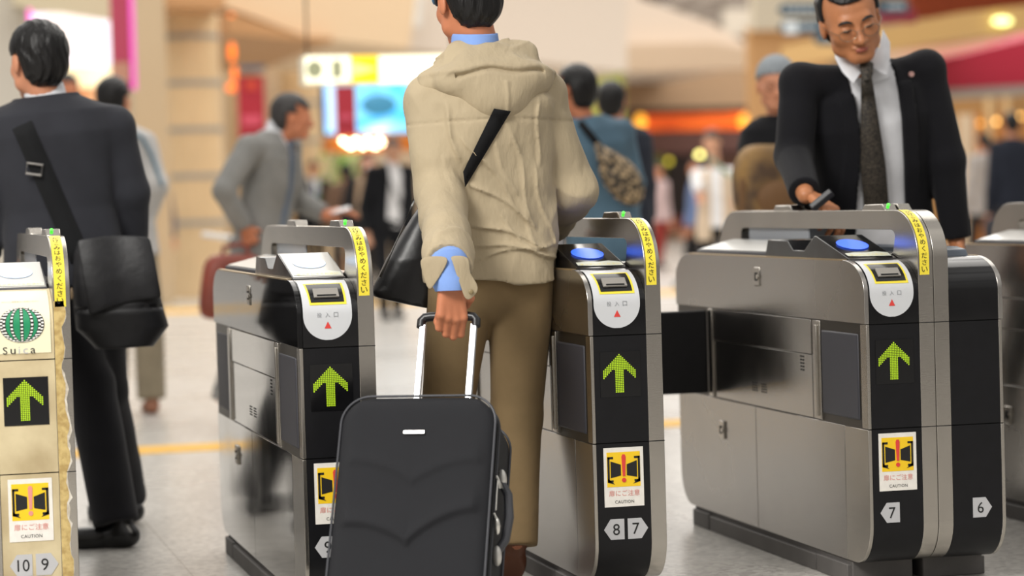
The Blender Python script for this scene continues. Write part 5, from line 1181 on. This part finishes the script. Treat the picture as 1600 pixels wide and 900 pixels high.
sculpt('bag_body', lambda P: smin(ellip(P, cb_ - ub * .03, (.088, .055, .15), Rb), cone(P, cb_ + ub * .1, cb_ + ub * .17, .045, .018), .03), [cb_], .24, .014, LEO, pbg)
rows = []
for i in range(8):
    u = i / 7; x, y = 905 + 40 * u, 190 + 50 * u; rows += [on_cloth(dk['jf'], x - 3, y + 4, Y - .5, Y + .2, .012), on_cloth(dk['jf'], x + 5, y - 4, Y - .5, Y + .2, .012)]
q = MB(); q.add(rows, [(2 * i, 2 * i + 1, 2 * i + 3, 2 * i + 2) for i in range(7)]); o = q.obj('strap', STRAP, pbg); o.modifiers.new('t', 'SOLIDIFY').thickness = .006
# navy man
Y = 14.6
J, f = stand(975, Y, 1.72, (.1, 1), stride=.1); J.update(head=at(955, 160, Y), neck=at(965, 200, Y), sA=at(942, 215, Y), sB=at(1000, 218, Y), eB=at(1012, 290, Y), wB=at(1014, 338, Y + .05))
person('man in a navy suit walking away, just right of the man in denim', J, (.1, 1, 0), hfw=(.35, .93, 0), jm=NAVY, tm=NAVY, h=.015, folds=(.005, 14, 3), skin=SKIN, shoes=SHOEK)
# woman in cream
Y = 23.5
J, f = stand(1122, Y, 1.62, (-.35, -1), stride=.06, wide=.17); J.update(head=at(1112, 222, Y), wA=at(1092, 300, Y - .1), eA=at(1088, 275, Y), wB=at(1152, 305, Y - .1), eB=at(1156, 275, Y))
CRV = cloth('cream_vest', 'd8c2a8')
wmn, wk = person('woman in a white top and long cream vest walking this way', J, (-.35, -1, 0), jm=W_SHIRTF, tm=BLKT, h=.017, folds=(0, 1, 1), hair='fringe', hm=mat('brown_hair', '3d2a22', .5), skin=SKINF, shoes=SHOEK, sleeve=(.064, .056, .058), hfw=(-.6, -.8, 0), foot=(f[:2], f[:2]))
def vest(P):
    d = wk['tors'](P, .012, -.42); q = P - wk['hip']; return np.maximum(d, -np.maximum(np.abs(q @ wk['rt']) - .055, -(q @ wk['fwd']) + .02))
sculpt('vest', vest, [wk['neck'], wk['hip'] - wk['up'] * .22, wk['hip'] + wk['rt'] * .2, wk['hip'] - wk['rt'] * .2], .12, .017, CRV, wmn)
q = MB(); rows = [on_cloth(wk['jf'], x, y, Y - .5, Y + .2, .03) for x, y in ((1105, 243), (1115, 252), (1130, 265), (1142, 276))]; q.tube(rows, .018, 8, flat=.4).obj('bag_strap', mat('green_strap', '7e9c88', .6), wmn)
far('person in a blue jacket beyond the woman in the cream vest', 1086, 30, 1.5, (-1, .2), cloth('slate_blue_jacket', '6276a0'), DTR, head=(1090, 262))
far('person in a white and red top beyond the man in navy', 1028, 38, 1.5, (.3, -1), cloth('pale_pink_top', 'cdb4b4'), cloth('red_trouser', '9a3a34'), head=(1026, 268), wide=.15)
# elderly man with the knitted cap
Y = 11.2
J, f = stand(1226, Y, 1.70, (-.25, -1), stride=.0); J.update(head=at(1213, 134, Y), neck=at(1222, 186, Y), sA=at(1186, 210, Y), sB=at(1266, 212, Y), eA=at(1182, 290, Y), wA=at(1195, 330, Y - .2), hip=at(1228, 372, Y))
eman, ek = person('elderly man in a grey knitted cap and dark jacket behind the leaning man', J, (-.25, -1, 0), hfw=(-.30, -.95, 0), jm=NAVYK, tm=BLKT, skin=SKIN, h=.014, folds=(.005, 14, 3), hair=None, shoes=SHOEK, s=1.05, foot=(f[:2], f[:2]), headpitch=-6)
KC = cloth('grey_knit', '8b9196', bump=.6, bscale=120); HLe, Re, hce = ek['HL'], ek['R'], J['head']
def knit(P):
    d = ellip(P, HLe(0, -.014, .045), (.094, .110, .098), Re); q = (P - hce) @ Re; return np.maximum(d, np.maximum(.035 - q[:, 2] + np.clip(q[:, 1], -1, 1) * .30, -9))
sculpt('knitted_cap', knit, [hce], .17, .009, KC, eman)
for s_ in (-1, 1): MB().tube([HLe(s_ * .031 + .021 * math.cos(a), .108, .004 + .017 * math.sin(a)) for a in [2 * PI * i / 16 for i in range(17)]], .0016, 6).obj('glasses_rim', STEELD, eman)
rk = thing('backpack', 'tan and brown backpack carried in front of the elderly man', 'backpack', at(1196, 335, Y - .3)); rc = at(1198, 292, Y - .28); RBK = mat('tan_canvas', '93713f', .7, col2='4c3724', vscale=7)
sculpt('pack_body', lambda P: (lambda q: ((np.abs(q[:, 0] / .15) ** 3.5 + np.abs(q[:, 1] / .10) ** 3 + np.abs(q[:, 2] / .19) ** 3) ** .3 - 1) * .09 - .006 * fold_noise(P, 7, 22))(P - rc), [rc], .24, .014, RBK, rk)
MB().ell(rc + np.array([.01, -.09, -.05]), (.09, .04, .08)).obj('front_pocket', mat('brown_canvas', '6b4b2a', .7), rk); MB().tube([rc + [-.10, -.03, .12], rc + [-.135, -.06, .0], rc + [-.12, -.03, -.14]], .016, 8).obj('shoulder_strap', mat('brown_canvas', '6b4b2a', .7), rk)
# far right
p_, _k = far('man in a dark suit walking away at the far right', 1583, 25, 1.72, (.1, 1), NAVY, NAVY, head=(1581, 194), h=.016, arms=None)
q_ = thing('travel_bag', 'dark travel bag beside the man at the far right', 'bag', (at(1562, 372, 24.6)[0], 24.6, 0)); cc_ = at(1562, 372, 24.6); cc_[2] = .42; sculpt('bag_body', lambda P: (lambda q: ((np.abs(q[:, 0] / .17) ** 4 + np.abs(q[:, 1] / .10) ** 3 + np.abs(q[:, 2] / .40) ** 5) ** .25 - 1) * .09)(P - cc_), [cc_], .45, .03, CHARS, q_); MB().tube([cc_ + [-.05, 0, .38], cc_ + [-.05, 0, .47], cc_ + [.05, 0, .47], cc_ + [.05, 0, .38]], .012, 6).obj('handle', STEELD, q_)
far('person in a pale grey coat half hidden by the dark suit at the far right', 1535, 31, 1.58, (-.2, 1), cloth('pale_coat', 'a9a3a0'), DTR, head=(1537, 222), wide=.16)

# ------------------------------------------------------------------ the man leaning over the gate
BSUIT = cloth('black_suit', '111116', bump=.25, bscale=380, var=.1); STIE = mat('speckled_dark_tie', '4c443a', .6, col2='14120f', vscale=170, detail=1)
YS = 8.05
J = dict(hip=at(1374, 420, YS + .22), neck=at(1352, 112, YS), head=at(1328, 32, YS - .12), sA=at(1249, 131, YS), sB=at(1447, 109, YS + .02), eA=at(1240, 244, YS - .02), wA=at(1257, 300, YS - .30), eB=at(1478, 250, YS + .03), wB=at(1494, 372, YS + .05))
g_ = np.array([3.42, 8.30, 0.]); J.update(kA=g_ + [-.09, .0, .5], aA=g_ + [-.09, .05, .1], kB=g_ + [.09, .05, .5], aB=g_ + [.09, .15, .1])
LEAN = [(-.16, .205, .13, 0), (0., .200, .12, 0), (.30, .192, .112, 0), (.55, .202, .120, .0), (.78, .222, .122, -.01), (.92, .20, .105, -.015), (1.02, .10, .07, -.01)]
OPS = [(-.16, .096, -.034), (.0, .094, -.034), (.15, .092, -.032), (.5, .086, -.022), (.72, .078, -.008), (.90, .080, -.004), (1.03, .084, -.002)]
sman, sk = person('bespectacled man in a black suit, white shirt and dark tie leaning over the gate', J, (-.28, -1, 0), hfw=(-.12, -1, 0), jm=BSUIT, tm=BSUIT, shirt=W_SHIRT, opening=OPS, lapel=.009, skin=mat('tanned_skin', 'b97a52', .45, var=.06, vscale=14), hair='high',
    table=LEAN, h=.009, folds=(.004, 13, 8), s=1.06, hs=1.17, arm_k=.015, headpitch=-20, headroll=14, sleeve=(.064, .064, .048), hh=.009, shoes=SHOEK, foot=((-.1, -1), (-.1, -1)),
    hand_kw=(dict(w=J['wA'] + np.array([.012, -.02, -.012]), d=(.35, -.72, -.42), pn=(.1, -.35, -.93), ts=(1, 0, 0), curl=(30, 38, 25), thumb=(25, 20)), dict(pn=(-1, 0, 0), ts=(0, -1, 0), curl=(20, 30, 20))))
HLs, Rs, hcs = sk['HL'], sk['R'], J['head']
tf_ = lambda P: sk['tors'](P, 0)
q = MB(); rows = []
for i in range(16):
    u = i / 15; x_ = 1354 + 17 * u; y_ = 118 + 222 * u; w_ = 8 + 11.5 * min(1, u * 1.6)
    for s_ in (-1, 1): p_ = on_cloth(tf_, x_ + s_ * w_, y_, YS - .5, YS + .3, .006 + .012 * (1 - u)); rows.append(p_ if u > .12 else np.array(at(x_ + s_ * w_, y_, YS - .165 + .02 * (1 - u / .12))))
q.add(rows, [(2 * i, 2 * i + 1, 2 * i + 3, 2 * i + 2) for i in range(15)]); o = q.obj('tie', STIE, sman); o.modifiers.new('t', 'SOLIDIFY').thickness = .006
kp = [at(1354, 99, YS - .135), at(1354, 112, YS - .155), at(1355, 126, YS - .158)]; MB().tube(kp, [.024, .022, .015], 14, flat=.6, up=(1, 0, 0)).obj('tie_knot', STIE, sman)
# shirt collar: a band round the neck and two points
nk = sk['neck']; upS, rtS, fS = sk['up'], sk['rt'], sk['fwd']
for pts_ in (((1302, 70, -.02), (1322, 88, -.07), (1354, 101, -.125), (1305, 92, -.05), (1316, 112, -.115), (1333, 130, -.15)), ((1380, 46, -.02), (1374, 74, -.07), (1355, 101, -.125), (1391, 66, -.04), (1391, 92, -.10), (1386, 118, -.14))):
    q = MB(); q.add([at(a, b, YS + c) for a, b, c in pts_], [(0, 1, 4, 3), (1, 2, 5, 4)]); o = q.obj('collar_side', W_SHIRT, sman); o.modifiers.new('t', 'SOLIDIFY').thickness = .004; u_ = o.modifiers.new('s', 'BEVEL'); u_.width = .001
MB().tube([nk - fS * .0 - upS * .02, nk + upS * .03 - fS * .005], [.088, .078], 28, cap=False).obj('collar_band', W_SHIRT, sman)
BROW = mat('eyebrow_black', '14100e', .6); LIP = mat('lips', 'a45a4a', .45)
for s_ in (-1, 1):
    MB().tube([HLs(s_ * .014, .0985, .024), HLs(s_ * .028, .099, .031), HLs(s_ * .042, .093, .030), HLs(s_ * .052, .083, .022)], [.0025, .0048, .0045, .002], 8, flat=.5).obj('eyebrow', BROW, sman)
    MB().tube([HLs(s_ * .019, .0935, .003), HLs(s_ * .031, .0965, .0015), HLs(s_ * .044, .090, .003)], [.0012, .0028, .0012], 8).obj('eyelid_line', BROW, sman)
    rim = [HLs(s_ * .033 + .024 * math.cos(a), .113 - .010 * abs(math.cos(a)) * (1 if s_ * math.cos(a) > 0 else .2), -.004 + .0165 * math.sin(a)) for a in [2 * PI * i / 24 for i in range(25)]]
    MB().tube(rim, .0011, 6).obj('glasses_rim', mat('thin_metal', '8a7c6c', .3, .9), sman)
    MB().tube([HLs(s_ * .057, .104, .0), HLs(s_ * .078, .06, .006), HLs(s_ * .082, -.005, .004)], .0012, 6).obj('glasses_arm', mat('thin_metal', '8a7c6c', .3, .9), sman)
MB().tube([HLs(-.010, .112, .0), HLs(0, .114, .003), HLs(.010, .112, .0)], .0011, 6).obj('glasses_bridge', mat('thin_metal', '8a7c6c', .3, .9), sman)
MB().ell(HLs(0, .0950, -.0590), (.022, .008, .0095), R=Rs).obj('lips', LIP, sman)
pb_ = on_cloth(sk['jf'], 1424, 116, YS - .4, YS + .2, .008); MB().tube([pb_ + [0, .004, 0], pb_ - [0, .004, 0]], .009, 14).obj('lapel_pin', mat('pin_pink', 'c49a92', .4), sman)
wl = thing('card_wallet', 'dark card wallet in the hand resting on the gate', 'wallet', at(1284, 322, YS - .40)); a, b = at(1268, 326, YS - .42), at(1300, 300, YS - .44); MB().tube([a, b], .016, 4, flat=.5).obj('wallet_body', mat('wallet_black', '1a1a20', .4), wl, bevel=.003)
